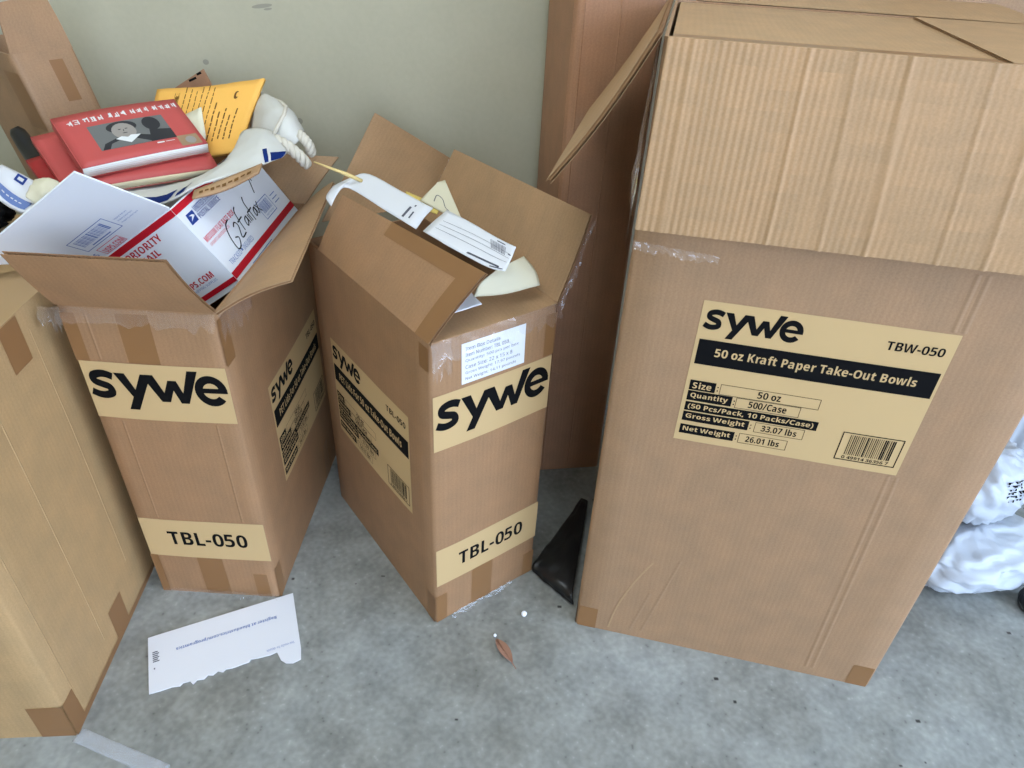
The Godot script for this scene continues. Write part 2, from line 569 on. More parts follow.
# a flap of corrugated board: hinge a-b, free edge d-c; liners outside, a fluted medium between
func flap(parent: Node, a: Vector3, b: Vector3, c: Vector3, d: Vector3, m: Material, bow := 0.0, t := 0.004, called := "flap") -> MeshInstance3D:
	var n := (b - a).cross(d - a).normalized()
	var at := func(u: float, v: float, off: float) -> Vector3:
		return a.lerp(b, u).lerp(d.lerp(c, u), v) + n * (bow * sin(PI * v) * (0.6 + 0.4 * u) + off)
	var st := new_st()
	var w := a.distance_to(b)
	var hgt := a.distance_to(d)
	var lt := 0.0006
	for layer in [[0.0, -lt], [-t + lt, -t]]:
		st.set_smooth_group(0 if layer[0] == 0.0 else 1)
		for i in 8:
			for j in 8:
				var u0 := i / 8.0
				var u1 := (i + 1) / 8.0
				var v0 := j / 8.0
				var v1 := (j + 1) / 8.0
				var uv := [Vector2(u0 * w, v0 * hgt), Vector2(u1 * w, v0 * hgt), Vector2(u1 * w, v1 * hgt), Vector2(u0 * w, v1 * hgt)]
				quad(st, at.call(u0, v0, layer[0]), at.call(u1, v0, layer[0]), at.call(u1, v1, layer[0]), at.call(u0, v1, layer[0]), uv)
				quad(st, at.call(u1, v0, layer[1]), at.call(u0, v0, layer[1]), at.call(u0, v1, layer[1]), at.call(u1, v1, layer[1]), uv)
	st.set_smooth_group(-1)
	for layer in [[0.0, -lt], [-t + lt, -t]]:
		for k in 8:
			var p := k / 8.0
			var q := (k + 1) / 8.0
			quad(st, at.call(p, 1, layer[0]), at.call(q, 1, layer[0]), at.call(q, 1, layer[1]), at.call(p, 1, layer[1]))
			quad(st, at.call(0, p, layer[0]), at.call(0, q, layer[0]), at.call(0, q, layer[1]), at.call(0, p, layer[1]))
			quad(st, at.call(1, p, layer[0]), at.call(1, q, layer[0]), at.call(1, q, layer[1]), at.call(1, p, layer[1]))
	var o := part(st, called, m, parent, true)
	var fl := new_st()
	var waves := int(w / 0.0075)
	var steps := waves * 6
	for k in steps:
		var u0 := float(k) / steps
		var u1 := float(k + 1) / steps
		var z0 := -t / 2 + (t / 2 - lt) * sin(TAU * u0 * waves)
		var z1 := -t / 2 + (t / 2 - lt) * sin(TAU * u1 * waves)
		for j in 4:
			quad(fl, at.call(u0, j / 4.0, z0), at.call(u1, j / 4.0, z1), at.call(u1, minf((j + 1) / 4.0, 0.985), z1), at.call(u0, minf((j + 1) / 4.0, 0.985), z0))
	part(fl, "fluted_medium", M.medium, o)
	return o
# strip of parcel tape on a carton face, with slightly wavy ends
func tape(parent: Node, c: Carton, face: int, s0: float, y0: float, s1: float, y1: float, m: Material, off := 0.0005) -> void:
	var st := new_st()
	p_rect(st, c.map(face), s0, y0, s1, y1, off, 6, 8)
	part(st, "tape_strip", m, parent)
# raised score line in the board
func crease(parent: Node, mp: Callable, p: Vector2, q: Vector2, m: Material, w := 0.004, h := 0.0007) -> void:
	var st := new_st()
	var n := 14
	var t := (q - p).normalized()
	var nn := Vector2(-t.y, t.x)
	for i in n:
		var a := p.lerp(q, float(i) / n)
		var b := p.lerp(q, float(i + 1) / n)
		for k in 8:
			var w0 := (k / 8.0 - 0.5) * w
			var w1 := ((k + 1) / 8.0 - 0.5) * w
			var h0 := 0.00004 + h * 0.5 * (1 - cos(TAU * k / 8.0))
			var h1 := 0.00004 + h * 0.5 * (1 - cos(TAU * (k + 1) / 8.0))
			quad(st, mp.call(a.x + nn.x * w0, a.y + nn.y * w0, h0), mp.call(b.x + nn.x * w0, b.y + nn.y * w0, h0), mp.call(b.x + nn.x * w1, b.y + nn.y * w1, h1), mp.call(a.x + nn.x * w1, a.y + nn.y * w1, h1))
	part(st, "crease", m, parent)
# crumpled clear tape left along an edge: a ragged glossy ribbon
func clear_fringe(parent: Node, p: Vector3, q: Vector3, out: Vector3, drop: float, sd: int, start := 0.0) -> void:
	var st := new_st()
	var r := RandomNumberGenerator.new()
	r.seed = sd
	var n := 22
	var cols := []
	for i in n + 1:
		var a := p.lerp(q, float(i) / n)
		var len_ := drop * r.randf_range(0.45, 1.0)
		var col := []
		for j in 5:
			var v := j / 4.0
			col.append(a + UP * (start - len_ * v) + out * (0.002 + 0.006 * v * r.randf_range(0.2, 1.4) + 0.003 * r.randf()))
		cols.append(col)
	for i in n:
		for j in 4:
			quad(st, cols[i][j], cols[i][j + 1], cols[i + 1][j + 1], cols[i + 1][j])
	part(st, "clear_tape", M.clear_tape, parent)

# the big printed product label; mp maps label metres, w x h
func product_label(parent: Node, base: Callable, x: float, y: float, w: float, h: float, title: String, code: String, rows: Array) -> void:
	var m := func(a: float, b: float, off: float) -> Vector3: return base.call(x + a * w, y + (1.0 - b) * h, off)
	var st := new_st()
	p_rect(st, m, 0, 1, 1, 0, 0.0005, 10, 8)
	var lab := part(st, "label", M.label, parent)
	lab.set_meta("label", "cream product label with black print")
	var ink := new_st()
	var rev := new_st()
	# pm: metres on the label, y up, for lettering
	var pm := func(a: float, b: float, off: float) -> Vector3: return base.call(x + a, y + b, off)
	p_wordmark(ink, pm, 0.015 * w, h * 0.825, h * 0.125, 0.0008, w * 0.405 / (h * 0.125) / 4.95)
	p_text(ink, pm, code, w * 0.745, h * 0.855, w * 0.222, h * 0.055, 0.0008)
	p_rect(ink, m, 0.016, 0.420, 0.988, 0.248, 0.0008, 10, 2)
	p_text(rev, pm, title, w * 0.092, h * (1 - 0.374), w * 0.822, h * 0.080, 0.0011)
	var vs := [0.536, 0.614, 0.697, 0.772, 0.873]
	for k in rows.size():
		var rr: Array = rows[k]
		var v: float = vs[k]
		var bh := 0.067 if k == 2 else 0.072
		p_rect(ink, m, 0.018, v + bh, rr[1], v, 0.0008, 4, 1)
		p_text(rev, pm, rr[0], w * 0.032, h * (1 - v - bh * 0.82), w * (rr[1] - 0.05), h * bh * 0.66, 0.0011)
		if rr[2] != "":
			p_text(ink, pm, ":", w * (rr[1] + 0.007), h * (1 - v - bh * 0.8), w * 0.006, h * 0.035, 0.0008)
			p_frame(ink, pm, w * rr[3], h * (1 - v - bh - 0.004), w * rr[4], h * (1 - v), 0.0007, 0.0008)
			var mid: float = (rr[3] + rr[4]) / 2
			p_text(ink, pm, rr[2], w * (mid - rr[5] / 2), h * (1 - v - bh * 0.85), w * rr[5], h * bh * 0.68, 0.0008)
	p_frame(ink, pm, w * 0.715, h * 0.055, w * 0.975, h * 0.267, 0.0014, 0.0008)
	p_barcode(ink, pm, w * 0.75, h * 0.10, w * 0.945, h * 0.25, 0.0008)
	p_text(ink, pm, "0 49914 36356 7", w * 0.745, h * 0.067, w * 0.2, h * 0.024, 0.0008)
	part(ink, "black_print", M.ink, lab)
	part(rev, "reversed_lettering", M.label, lab)

func lid_carton_print(t: Node, c: Carton, face: int) -> void:
	var w := c.wide(face)
	var st := new_st()
	p_rect(st, c.map(face), 0.004, 0.3993, w - 0.004, 0.4981, 0.0005, 10, 6)
	var band := part(st, "label_band", M.label, t)
	var ink := new_st()
	p_wordmark(ink, c.map(face), 0.007, 0.4365, 0.047, 0.0008, (w - 0.014) / 0.047 / 4.95)
	part(ink, "wordmark", M.ink, band)
	st = new_st()
	p_rect(st, c.map(face), 0.004, 0.0966, w - 0.002, 0.1864, 0.0005, 10, 4)
	band = part(st, "code_band", M.label, t)
	ink = new_st()
	p_text(ink, c.map(face), "TBL-050", w * 0.215, 0.128, w * 0.62, 0.031, 0.0008)
	part(ink, "code_lettering", M.ink, band)

# smooth lumpy body (bags): half-axes r, flattened below
func lump_map(c: Vector3, r: Vector3, sd: int, amp: float, folds: float, floor_y: float, turn := 0.0) -> Callable:
	var nz := FastNoiseLite.new()
	nz.seed = sd
	nz.frequency = 1.0
	nz.noise_type = FastNoiseLite.TYPE_SIMPLEX_SMOOTH
	nz.fractal_type = FastNoiseLite.FRACTAL_RIDGED
	nz.fractal_octaves = 3
	return func(ph: float, th: float, off: float) -> Vector3:
		var n := Vector3(sin(th) * cos(ph), cos(th), sin(th) * sin(ph))
		var k := 1.0 + amp * nz.get_noise_3d(n.x * 1.3, n.y * 1.1, n.z * 1.3) + folds * nz.get_noise_3d(n.x * 3.6 + 7, n.y * 1.4, n.z * 3.6)
		var p := (n * r * k + n * off).rotated(UP, turn) + c
		p.y = maxf(p.y, floor_y + 0.002 * absf(n.x))
		return p
func lump(st: SurfaceTool, c: Vector3, r: Vector3, sd: int, amp: float, folds: float, floor_y: float, turn := 0.0) -> Callable:
	var m := lump_map(c, r, sd, amp, folds, floor_y, turn)
	var nu := 72
	var nv := 44
	for j in nv:
		for i in nu:
			var p0 := TAU * i / nu
			var p1 := TAU * ((i + 1) % nu) / nu
			quad(st, m.call(p0, PI * (j + 1) / nv, 0.0), m.call(p0, PI * j / nv, 0.0), m.call(p1, PI * j / nv, 0.0), m.call(p1, PI * (j + 1) / nv, 0.0))
	return m

# ------------------------------------------------------------------ the scene
func _ready() -> void:
	rng.seed = 4711
	dent.seed = 12
	dent.frequency = 0.03
	dent.fractal_octaves = 3
	# --- camera
	var cam := Camera3D.new()
	cam.name = "camera"
	cam.transform = Transform3D(Basis(CX, CY, CZ).orthonormalized(), CAM)
	cam.fov = rad_to_deg(2.0 * atan(384.0 / FOCAL))
	cam.near = 0.02
	cam.far = 100.0
	add_child(cam)
	cam.current = true
	# --- sky and exposure (overcast daylight through the open garage door behind the camera)
	var env := Environment.new()
	env.tonemap_mode = Environment.TONE_MAPPER_LINEAR
	env.tonemap_exposure = 1.2
	env.background_mode = Environment.BG_SKY
	var sm := ProceduralSkyMaterial.new()
	sm.sky_top_color = Color(0.74, 0.84, 0.97)
	sm.sky_horizon_color = Color(0.82, 0.88, 0.97)
	sm.ground_horizon_color = Color(0.72, 0.71, 0.69)
	sm.ground_bottom_color = Color(0.60, 0.59, 0.57)
	sm.sky_energy_multiplier = 2.3
	sm.ground_energy_multiplier = 1.6
	var sky := Sky.new()
	sky.sky_material = sm
	env.sky = sky
	env.ambient_light_source = Environment.AMBIENT_SOURCE_SKY
	env.sdfgi_enabled = true
	env.ssao_enabled = true
	env.ssil_enabled = true
	var we := WorldEnvironment.new()
	we.name = "world_environment"
	we.environment = env
	add_child(we)

	var sun := DirectionalLight3D.new()          # high sun from behind the garage: it lights the driveway, not the room
	sun.name = "sun"
	sun.light_color = Color(1.0, 0.95, 0.87)
	sun.light_energy = 3.5
	sun.light_angular_distance = 0.53
	sun.shadow_enabled = true
	add_child(sun)
	sun.look_at_from_position(Vector3.ZERO, Vector3(0.8, -1.2, -0.25), UP)

	var lamp := AreaLight3D.new()                # the ceiling panel's light, just under its diffuser
	lamp.name = "ceiling_panel_light"
	lamp.area_size = Vector2(1.2, 0.6)
	lamp.area_normalize_energy = true
	lamp.light_color = Color(0.92, 0.97, 1.0)
	lamp.light_energy = 2.0
	lamp.area_range = 8.0
	lamp.shadow_enabled = true
	add_child(lamp)
	lamp.transform = Transform3D(Basis(Vector3.RIGHT, -PI / 2), LAMP + Vector3(0, -0.055, 0))

	font_bold = SystemFont.new()
	font_bold.font_names = PackedStringArray(["Droid Sans"])
	font_bold.font_weight = 700
	font_reg = SystemFont.new()
	font_reg.font_names = PackedStringArray(["Droid Sans"])
	make_materials()
	build_room()
	build_carton_bowls()
	build_carton_lids_left()
	build_carton_lids_mid()
	build_carton_side()
	build_cartons_behind()
	build_postal_box()
	build_books()
	build_mailer_and_tote()
	build_papers()
	build_left_clutter()
	build_bags()
	build_floor_bits()

const X0 := -2.0
const X1 := 2.3
const Z0 := -1.46
const Z1 := 3.2
const TOP := 2.65
const GATE0 := -0.2
const GATE1 := 2.2
const DOOR0 := -0.6
const DOOR1 := 2.4
const DOOR_H := 2.4
const LAMP := Vector3(-0.35, 2.65, -0.25)
func build_room() -> void:
	var lt := thing("ceiling_light", "flat white ceiling light panel above the cartons", "ceiling light", LAMP)
	var ls := new_st(false)
	box(ls, LAMP + Vector3(0, -0.02, 0), Vector3(1.26, 0.04, 0.66))
	part(ls, "housing", M.ceiling, lt)
	ls = new_st(false)
	box(ls, LAMP + Vector3(0, -0.045, 0), Vector3(1.2, 0.01, 0.6))
	var glow := mat(Color(0.95, 0.95, 0.95), 0.6)
	glow.emission_enabled = true
	glow.emission = Color(0.92, 0.97, 1.0)
	glow.emission_energy_multiplier = 1.0
	part(ls, "diffuser", glow, lt)
	var st := new_st(false)
	var xr := X1 + 0.12
	quad(st, Vector3(X0, 0, Z1), Vector3(xr, 0, Z1), Vector3(xr, 0, Z0), Vector3(X0, 0, Z0), [Vector2(X0, Z1), Vector2(xr, Z1), Vector2(xr, Z0), Vector2(X0, Z0)])
	box(st, Vector3((X0 + xr) / 2, -0.08, (Z1 + Z0) / 2), Vector3(xr - X0, 0.15, Z1 - Z0))
	struct_(st, "floor", M.floor, "grey trowelled concrete garage floor with dark specks", "floor")
	st = new_st(false)
	box(st, Vector3(X1 + 6.12, -0.09, 4.0), Vector3(12, 0.15, 20))
	box(st, Vector3((X0 + X1) / 2 - 2.0, -0.09, Z1 + 6), Vector3(X1 - X0 + 4.24, 0.15, 12))
	struct_(st, "driveway", M.paving, "pale concrete driveway outside the garage door", "driveway")
	st = new_st(false)
	box(st, Vector3((X0 + X1) / 2, TOP / 2, Z0 - 0.06), Vector3(X1 - X0 + 0.24, TOP, 0.12))
	var wb := struct_(st, "wall_back", M.wall, "pale grey-green painted garage wall behind the cartons", "wall")
	for q in [[262, 6, 0.020, 0.0035], [206, 62, 0.006, 0.005], [300, 121, 0.006, 0.006], [268, 9, 0.008, 0.002]]:
		var sc := new_st()
		var at_ := atz(q[0], q[1], Z0)
		p_oval(sc, flat_map(at_, Vector3.RIGHT, UP), Vector2.ZERO, Vector2(q[2], q[3]), 0.0006, 0.15)
		part(sc, "scuff", M.scuff, wb)
	st = new_st(false)
	box(st, Vector3(X0 - 0.06, TOP / 2, (Z0 + Z1) / 2), Vector3(0.12, TOP, Z1 - Z0))
	struct_(st, "wall_left", M.wall, "pale painted garage wall beside the cartons", "wall")
	st = new_st(false)                           # front wall with the second, open door
	box(st, Vector3((X0 + GATE0) / 2, TOP / 2, Z1 + 0.06), Vector3(GATE0 - X0, TOP, 0.12))
	box(st, Vector3((GATE1 + X1) / 2, TOP / 2, Z1 + 0.06), Vector3(X1 - GATE1, TOP, 0.12))
	box(st, Vector3((GATE0 + GATE1) / 2, (DOOR_H + TOP) / 2, Z1 + 0.06), Vector3(GATE1 - GATE0, TOP - DOOR_H, 0.12))
	struct_(st, "wall_front", M.wall, "pale painted garage wall across from the cartons", "wall")
	st = new_st(false)
	box(st, Vector3((X0 + X1) / 2, TOP + 0.06, (Z0 + Z1) / 2), Vector3(X1 - X0 + 0.24, 0.12, Z1 - Z0 + 0.24))
	struct_(st, "ceiling", M.ceiling, "white garage ceiling above the cartons", "ceiling")
	# the wall round the open garage door
	st = new_st(false)
	box(st, Vector3(X1 + 0.06, TOP / 2, (Z0 + DOOR0) / 2), Vector3(0.12, TOP, DOOR0 - Z0))
	box(st, Vector3(X1 + 0.06, TOP / 2, (DOOR1 + Z1) / 2), Vector3(0.12, TOP, Z1 - DOOR1))
	box(st, Vector3(X1 + 0.06, (DOOR_H + TOP) / 2, (DOOR0 + DOOR1) / 2), Vector3(0.12, TOP - DOOR_H, DOOR1 - DOOR0))
	struct_(st, "wall_right", M.wall, "pale painted wall round the open garage door", "wall")

# ---------------------------------------------------------------- big carton on the right
var CB: Carton
func build_carton_bowls() -> void:
	var c := carton(Vector3(0.1357, 0, -0.7836), 0.1923, 0.4977, 0.40, 0.95, Vector2.ZERO, 3.0)
	CB = c
	var t := thing("cardboard_carton", "tall open kraft carton labelled 50 oz Kraft Paper Take-Out Bowls with corrugated flap folded down", "carton", c.pt(0.25, 0, 0.2))
	var st := new_st()
	c.body(st)
	part(st, "body", M.kraft, t, true)
	product_label(t, c.map(0), 0.096, 0.4504, 0.2936, 0.216, "50 oz Kraft Paper Take-Out Bowls", "TBW-050", [
		["Size", 0.132, "50 oz", 0.152, 0.58, 0.10], ["Quantity", 0.215, "500/Case", 0.232, 0.51, 0.165],
		["(50 Pcs/Pack, 10 Packs/Case)", 0.602, "", 0.0, 0.0, 0.0], ["Gross Weight", 0.315, "33.07 lbs", 0.342, 0.558, 0.155], ["Net Weight", 0.266, "26.01 lbs", 0.287, 0.502, 0.15]])
	# front flap folded outwards and hanging: its inner liner shows the flutes
	var out := -c.d
	var ha := c.pt(0.004, 0.951, -0.004)
	var hb := c.pt(c.W - 0.002, 0.951, -0.004)
	var fl := new_st()
	var nx := 440
	var ny := 10
	var lines := [[0.027, 0.030, 0.8], [0.137, 0.146, 1.0], [0.182, 0.203, 0.9], [0.231, 0.251, 1.3], [0.305, 0.325, 0.7], [0.350, 0.371, 1.3], [0.43, 0.45, 1.0]]
	var grid := []
	for j in ny + 1:
		var v := float(j) / ny
		var row := []
		for i in nx + 1:
			var s := float(i) / nx * (c.W - 0.006)
			var off := 0.00042 * sin(TAU * (s - 0.02 * v * s / 0.35) / 0.0076) * (0.8 + 0.2 * sin(s * 41.0) * sin(s * 23.0 + 1.0))
			for q in lines:
				var e: float = (s - lerpf(q[0], q[1], v)) / 0.0024
				off += 0.0016 * q[2] * exp(-e * e)
			off += 0.004 * sin(PI * v) + dent.get_noise_3d(s * 90, v * 20, 9.0) * 0.002
			var p: Vector3 = ha.lerp(hb, float(i) / nx) + Vector3(0, -lerpf(0.200, 0.197, float(i) / nx) * v, 0) + out * (0.003 + 0.012 * v + off) + c.u * (-0.004 * v)
			row.append(p)
		grid.append(row)
	for j in ny:
		for i in nx:
			var uv := [Vector2(i * 0.001, j * 0.02), Vector2((i + 1) * 0.001, j * 0.02), Vector2((i + 1) * 0.001, (j + 1) * 0.02), Vector2(i * 0.001, (j + 1) * 0.02)]
			quad(fl, grid[j + 1][i], grid[j + 1][i + 1], grid[j][i + 1], grid[j][i], uv)
			quad(fl, grid[j][i] - out * 0.005, grid[j][i + 1] - out * 0.005, grid[j + 1][i + 1] - out * 0.005, grid[j + 1][i] - out * 0.005, uv)
	fl.set_smooth_group(-1)
	for i in nx:
		quad(fl, grid[ny][i + 1], grid[ny][i], grid[ny][i] - out * 0.005, grid[ny][i + 1] - out * 0.005)
		quad(fl, grid[0][i], grid[0][i + 1], grid[0][i + 1] - out * 0.007, grid[0][i] - out * 0.007)
	for j in ny:
		quad(fl, grid[j][0], grid[j + 1][0], grid[j + 1][0] - out * 0.005, grid[j][0] - out * 0.005)
	var ff := part(fl, "flap", M.kraft_pale, t, true)
	ff.set_meta("label", "pale corrugated front flap folded down")
	# left flap, hanging outwards
	var la := c.pt(-0.002, 0.952, 0.0)
	var lb := c.pt(-0.002, 0.952, 0.385)
	var lo := Vector3(-0.100, -0.175, -0.046)
	flap(t, lb, la, la + lo, lb + lo * 0.95 + c.d * -0.03, M.kraft_pale, 0.005, 0.007)
	# right flap folded in and back flap lying open to the rear
	var ra := c.pt(c.W - 0.004, 0.951, 0.008)
	var rb := c.pt(c.W - 0.004, 0.951, 0.39)
	flap(t, ra, rb, rb - c.u * 0.165 - UP * 0.0005, ra - c.u * 0.165 - UP * 0.0005, M.kraft_pale, 0.0, 0.0022)
	var ba := c.pt(c.W, 0.951, 0.397)
	var bb := c.pt(0.03, 0.951, 0.397)
	flap(t, bb, ba, ba + c.d * 0.2 + UP * 0.008, bb + c.d * 0.2 + UP * 0.008, M.kraft_pale, 0.002)
	# tape and creases
	tape(t, c, 0, 0.004, 0.0, 0.036, 0.052, M.tape)
	tape(t, c, 0, 0.46, 0.0, 0.493, 0.05, M.tape)
	tape(t, c, 3, 0.366, 0.0, 0.398, 0.05, M.tape)
	for k in 2:
		var off := (k - 0.5) * 0.011
		crease(t, c.map(0), Vector2(0.383 + off, 0.742), Vector2(0.384 + off, 0.669), M.kraft, 0.008, 0.0007)
		crease(t, c.map(0), Vector2(0.387 + off, 0.447), Vector2(0.397 + off, 0.02), M.kraft, 0.008, 0.0007)
	for q in [[0.115, 0.02, 0.150, 0.21], [0.095, 0.015, 0.115, 0.12]]:
		crease(t, c.map(0), Vector2(q[0], q[1]), Vector2(q[2], q[3]), M.kraft, 0.007, 0.0004)
	# torn scratch in the front face
	st = new_st()
	var sc := curve2([Vector2(0.058, 0.010), Vector2(0.067, 0.072), Vector2(0.085, 0.135), Vector2(0.105, 0.185), Vector2(0.110, 0.194)], 6)
	p_line(st, c.map(0), sc, 0.003, 0.0007)
	part(st, "scratch", M.kraft_pale, t)
	clear_fringe(t, c.pt(-0.001, 0.95, -0.001), c.pt(-0.001, 0.95, 0.05), -c.u, 0.22, 5)
	clear_fringe(t, c.pt(0.0, 0.736, -0.012), c.pt(0.10, 0.730, -0.014), -c.d, 0.012, 6)
	# board lying inside the top
	var ti := thing("cardboard_sheet", "loose kraft board lying inside the top of the tall carton", "cardboard", c.pt(0.2, 0.93, 0.2))
	st = new_st(false)
	slab(st, c.pt(0.008, 0.9475, 0.008), c.pt(c.W - 0.01, 0.9475, 0.008), c.pt(c.W - 0.01, 0.9475, 0.3955), c.pt(0.008, 0.9475, 0.3955), 0.006)
	part(st, "board", M.kraft_pale, ti, true)
	st = new_st()
	var bm := flat_map(c.pt(0.008, 0.9475, 0.008), c.u, c.d)
	p_rect(st, bm, 0.0, 0.0, 0.32, 0.035, 0.0006, 4, 1)
	part(st, "tape_strip", M.tape, ti)

# ---------------------------------------------------------------- the two lid cartons
const LW := 0.2163
const LL := 0.3929
const LID_ROWS := [["Size", 0.132, "50 oz", 0.152, 0.58, 0.10], ["Quantity", 0.215, "500/Case", 0.232, 0.51, 0.165],
	["(50 Pcs/Pack, 10 Packs/Case)", 0.602, "", 0.0, 0.0, 0.0], ["Gross Weight", 0.315, "17.97 lbs", 0.342, 0.558, 0.155], ["Net Weight", 0.266, "14.11 lbs", 0.287, 0.502, 0.15]]
const LID_TITLE := "PET Lids For 50 oz Take-Out Bowls"
var CA: Carton
func build_carton_lids_left() -> void:
	var yaw := 0.0096
	var u := Vector3(cos(yaw), 0, sin(yaw))
	var c := carton(Vector3(-0.3986, 0, -0.8062) - u * LW, yaw, LW, LL + 0.032, 0.586, Vector2(-0.005, -0.004), 1.0)
	CA = c
	var t := thing("cardboard_carton", "open lid carton with wordmark band, filled with a white postal box and red books", "carton", c.pt(LW / 2, 0, LL / 2), "open lid cartons")
	var st := new_st()
	c.body(st)
	part(st, "body", M.kraft_lid, t, true)
	lid_carton_print(t, c, 0)
	product_label(t, c.map(1), 0.110, 0.183, 0.273, 0.205, LID_TITLE, "TBL-050", LID_ROWS)
	for q in [[0.002, 0.498, 0.022, 0.575], [0.078, 0.499, 0.123, 0.578], [0.002, 0.0, 0.016, 0.097], [0.084, 0.0, 0.128, 0.0965], [0.176, 0.0, 0.200, 0.06]]:
		tape(t, c, 0, q[0], q[1], q[2], q[3], M.tape)
	for q in [[0.0, 0.50, 0.03, 0.575], [0.0, 0.0, 0.024, 0.075], [0.32, 0.0, 0.35, 0.09]]:
		tape(t, c, 1, q[0], q[1], q[2], q[3], M.tape)
	for q in [[0.040, 0.190, 0.395], [0.181, 0.190, 0.395], [0.038, 0.502, 0.575]]:
		crease(t, c.map(0), Vector2(q[0], q[1]), Vector2(q[0] - 0.001, q[2]), M.kraft_lid, 0.005, 0.0006)
	# flaps: front one raised, right one spread over, back one raised
	var H := 0.586
	flap(t, c.pt(0, H, 0), c.pt(LW, H, 0), Vector3(-0.433, 0.673, -0.771), Vector3(-0.632, 0.675, -0.766), M.kraft_lid, 0.004, 0.0055)
	flap(t, c.pt(LW, H, LL), c.pt(LW, H, 0), Vector3(-0.316, 0.610, -0.868), Vector3(-0.330, 0.645, -1.185), M.kraft_in, 0.006)
	flap(t, c.pt(0, H, c.L), c.pt(LW, H, c.L), Vector3(-0.341, 0.660, -1.275), Vector3(-0.585, 0.660, -1.275), M.kraft_in, 0.004)
	clear_fringe(t, c.pt(0, H, -0.001), c.pt(LW, H, -0.001), -c.d, 0.03, 11)
	clear_fringe(t, c.pt(LW + 0.001, H, 0.0), c.pt(LW + 0.001, H, 0.10), c.u, 0.05, 12)
	clear_fringe(t, c.pt(-0.02, H, -0.004), c.pt(0.01, H, -0.004), -c.d, 0.04, 13)
	clear_fringe(t, c.pt(0.01, 0.012, -0.001), c.pt(LW, 0.012, -0.001), -c.d, 0.012, 14)

var CM: Carton
func build_carton_lids_mid() -> void:
	var c := carton(Vector3(-0.1124, 0, -0.7687), -0.6633, LW, LL, 0.586, Vector2(-0.010, -0.021), 2.0)
	CM = c
	var t := thing("cardboard_carton", "open lid carton with a white typed sticker above its wordmark, filled with loose papers", "carton", c.pt(LW / 2, 0, LL / 2), "open lid cartons")
	var st := new_st()
	c.body(st)
	part(st, "body", M.kraft_lid, t, true)
	lid_carton_print(t, c, 0)
	product_label(t, c.map(3), LL - 0.336, 0.2235, 0.273, 0.2026, LID_TITLE, "TBL-050", LID_ROWS)
	# typed sticker
	st = new_st()
	p_rect(st, c.map(0), 0.050, 0.504, 0.158, 0.570, 0.0005, 4, 3)
	var stick := part(st, "sticker", M.paper, t)
	stick.set_meta("label", "white typed sticker")
	var ink := new_st()
	var typed := ["Item Box Details", "Item Number: TBL 050", "Quantity: 500 pcs per box", "Case Size: 22 x 15 x 8", "Gross Weight: 17.97 pounds", "Net Weight: 14.11 pounds"]
	for k in typed.size():
		p_text(ink, c.map(0), typed[k], 0.056, 0.5575 - k * 0.0098, 0.0036 * typed[k].length(), 0.0062, 0.0008, false)
	part(ink, "typed_lettering", M.ink_grey, stick)
	for q in [[0.075, 0.0, 0.118, 0.0965], [0.002, 0.0, 0.024, 0.07], [0.19, 0.0, 0.214, 0.06], [0.195, 0.50, 0.214, 0.572]]:
		tape(t, c, 0, q[0], q[1], q[2], q[3], M.tape)
	for q in [[LL - 0.025, 0.0, LL - 0.002, 0.07], [LL - 0.025, 0.54, LL - 0.001, 0.578]]:
		tape(t, c, 3, q[0], q[1], q[2], q[3], M.tape)
	var H := 0.586
	# left flap leaning in over the papers, right one raised, back one thrown back, front one folded in
	var lf := flap(t, c.pt(0, H, LL * 0.88), c.pt(0, H, 0), Vector3(-0.041, 0.664, -0.81), Vector3(-0.286, 0.662, -1.072), M.kraft_lid, 0.003)
	flap(t, c.pt(LW, H, 0), c.pt(LW, H, LL), Vector3(-0.122, 0.692, -1.247), Vector3(0.10, 0.70, -0.94), M.kraft_in, 0.003)
	flap(t, Vector3(-0.335, 0.600, -1.11), Vector3(-0.167, 0.598, -1.222), Vector3(-0.105, 0.622, -1.36), Vector3(-0.265, 0.745, -1.26), M.kraft_in, 0.002)
	flap(t, c.pt(0.002, H, 0), c.pt(LW - 0.002, H, 0), c.pt(LW - 0.012, H + 0.006, 0.10), c.pt(0.012, H + 0.002, 0.10), M.kraft_in, 0.003)
	# tape bands over the left flap's edges
	var fm := func(a: float, b: float, off: float) -> Vector3:
		var p0: Vector3 = c.pt(0, H, LL * 0.88).lerp(c.pt(0, H, 0), a)
		var p1: Vector3 = Vector3(-0.286, 0.662, -1.072).lerp(Vector3(-0.041, 0.664, -0.81), a)
		var n := (c.pt(0, H, 0) - c.pt(0, H, LL * 0.88)).cross(Vector3(-0.286, 0.662, -1.072) - c.pt(0, H, LL * 0.88)).normalized()
		return p0.lerp(p1, b) + n * (0.003 * sin(PI * b) * (0.6 + 0.4 * a) + off)
	st = new_st()
	p_rect(st, fm, 0.90, 0.0, 0.998, 1.0, 0.0006, 1, 8)
	p_rect(st, fm, 0.40, 0.78, 0.90, 1.0, 0.0006, 6, 2)
	part(st, "tape_strip", M.tape, lf)
	clear_fringe(t, c.pt(0.0, H + 0.002, -0.002), c.pt(LW, H + 0.004, -0.002), -c.d, 0.042, 21)
	clear_fringe(t, c.pt(0.0, H, -0.003), c.pt(0.03, H, -0.003), -c.d, 0.06, 22)
	clear_fringe(t, Vector3(-0.122, 0.692, -1.247), c.pt(LW, H, LL), -c.u, 0.02, 23)
	clear_fringe(t, Vector3(0.10, 0.70, -0.94), c.pt(LW, H, 0), -c.d, 0.012, 24)
	clear_fringe(t, c.pt(0.03, 0.010, -0.002), c.pt(0.17, 0.010, -0.002), -c.d, 0.010, 25)

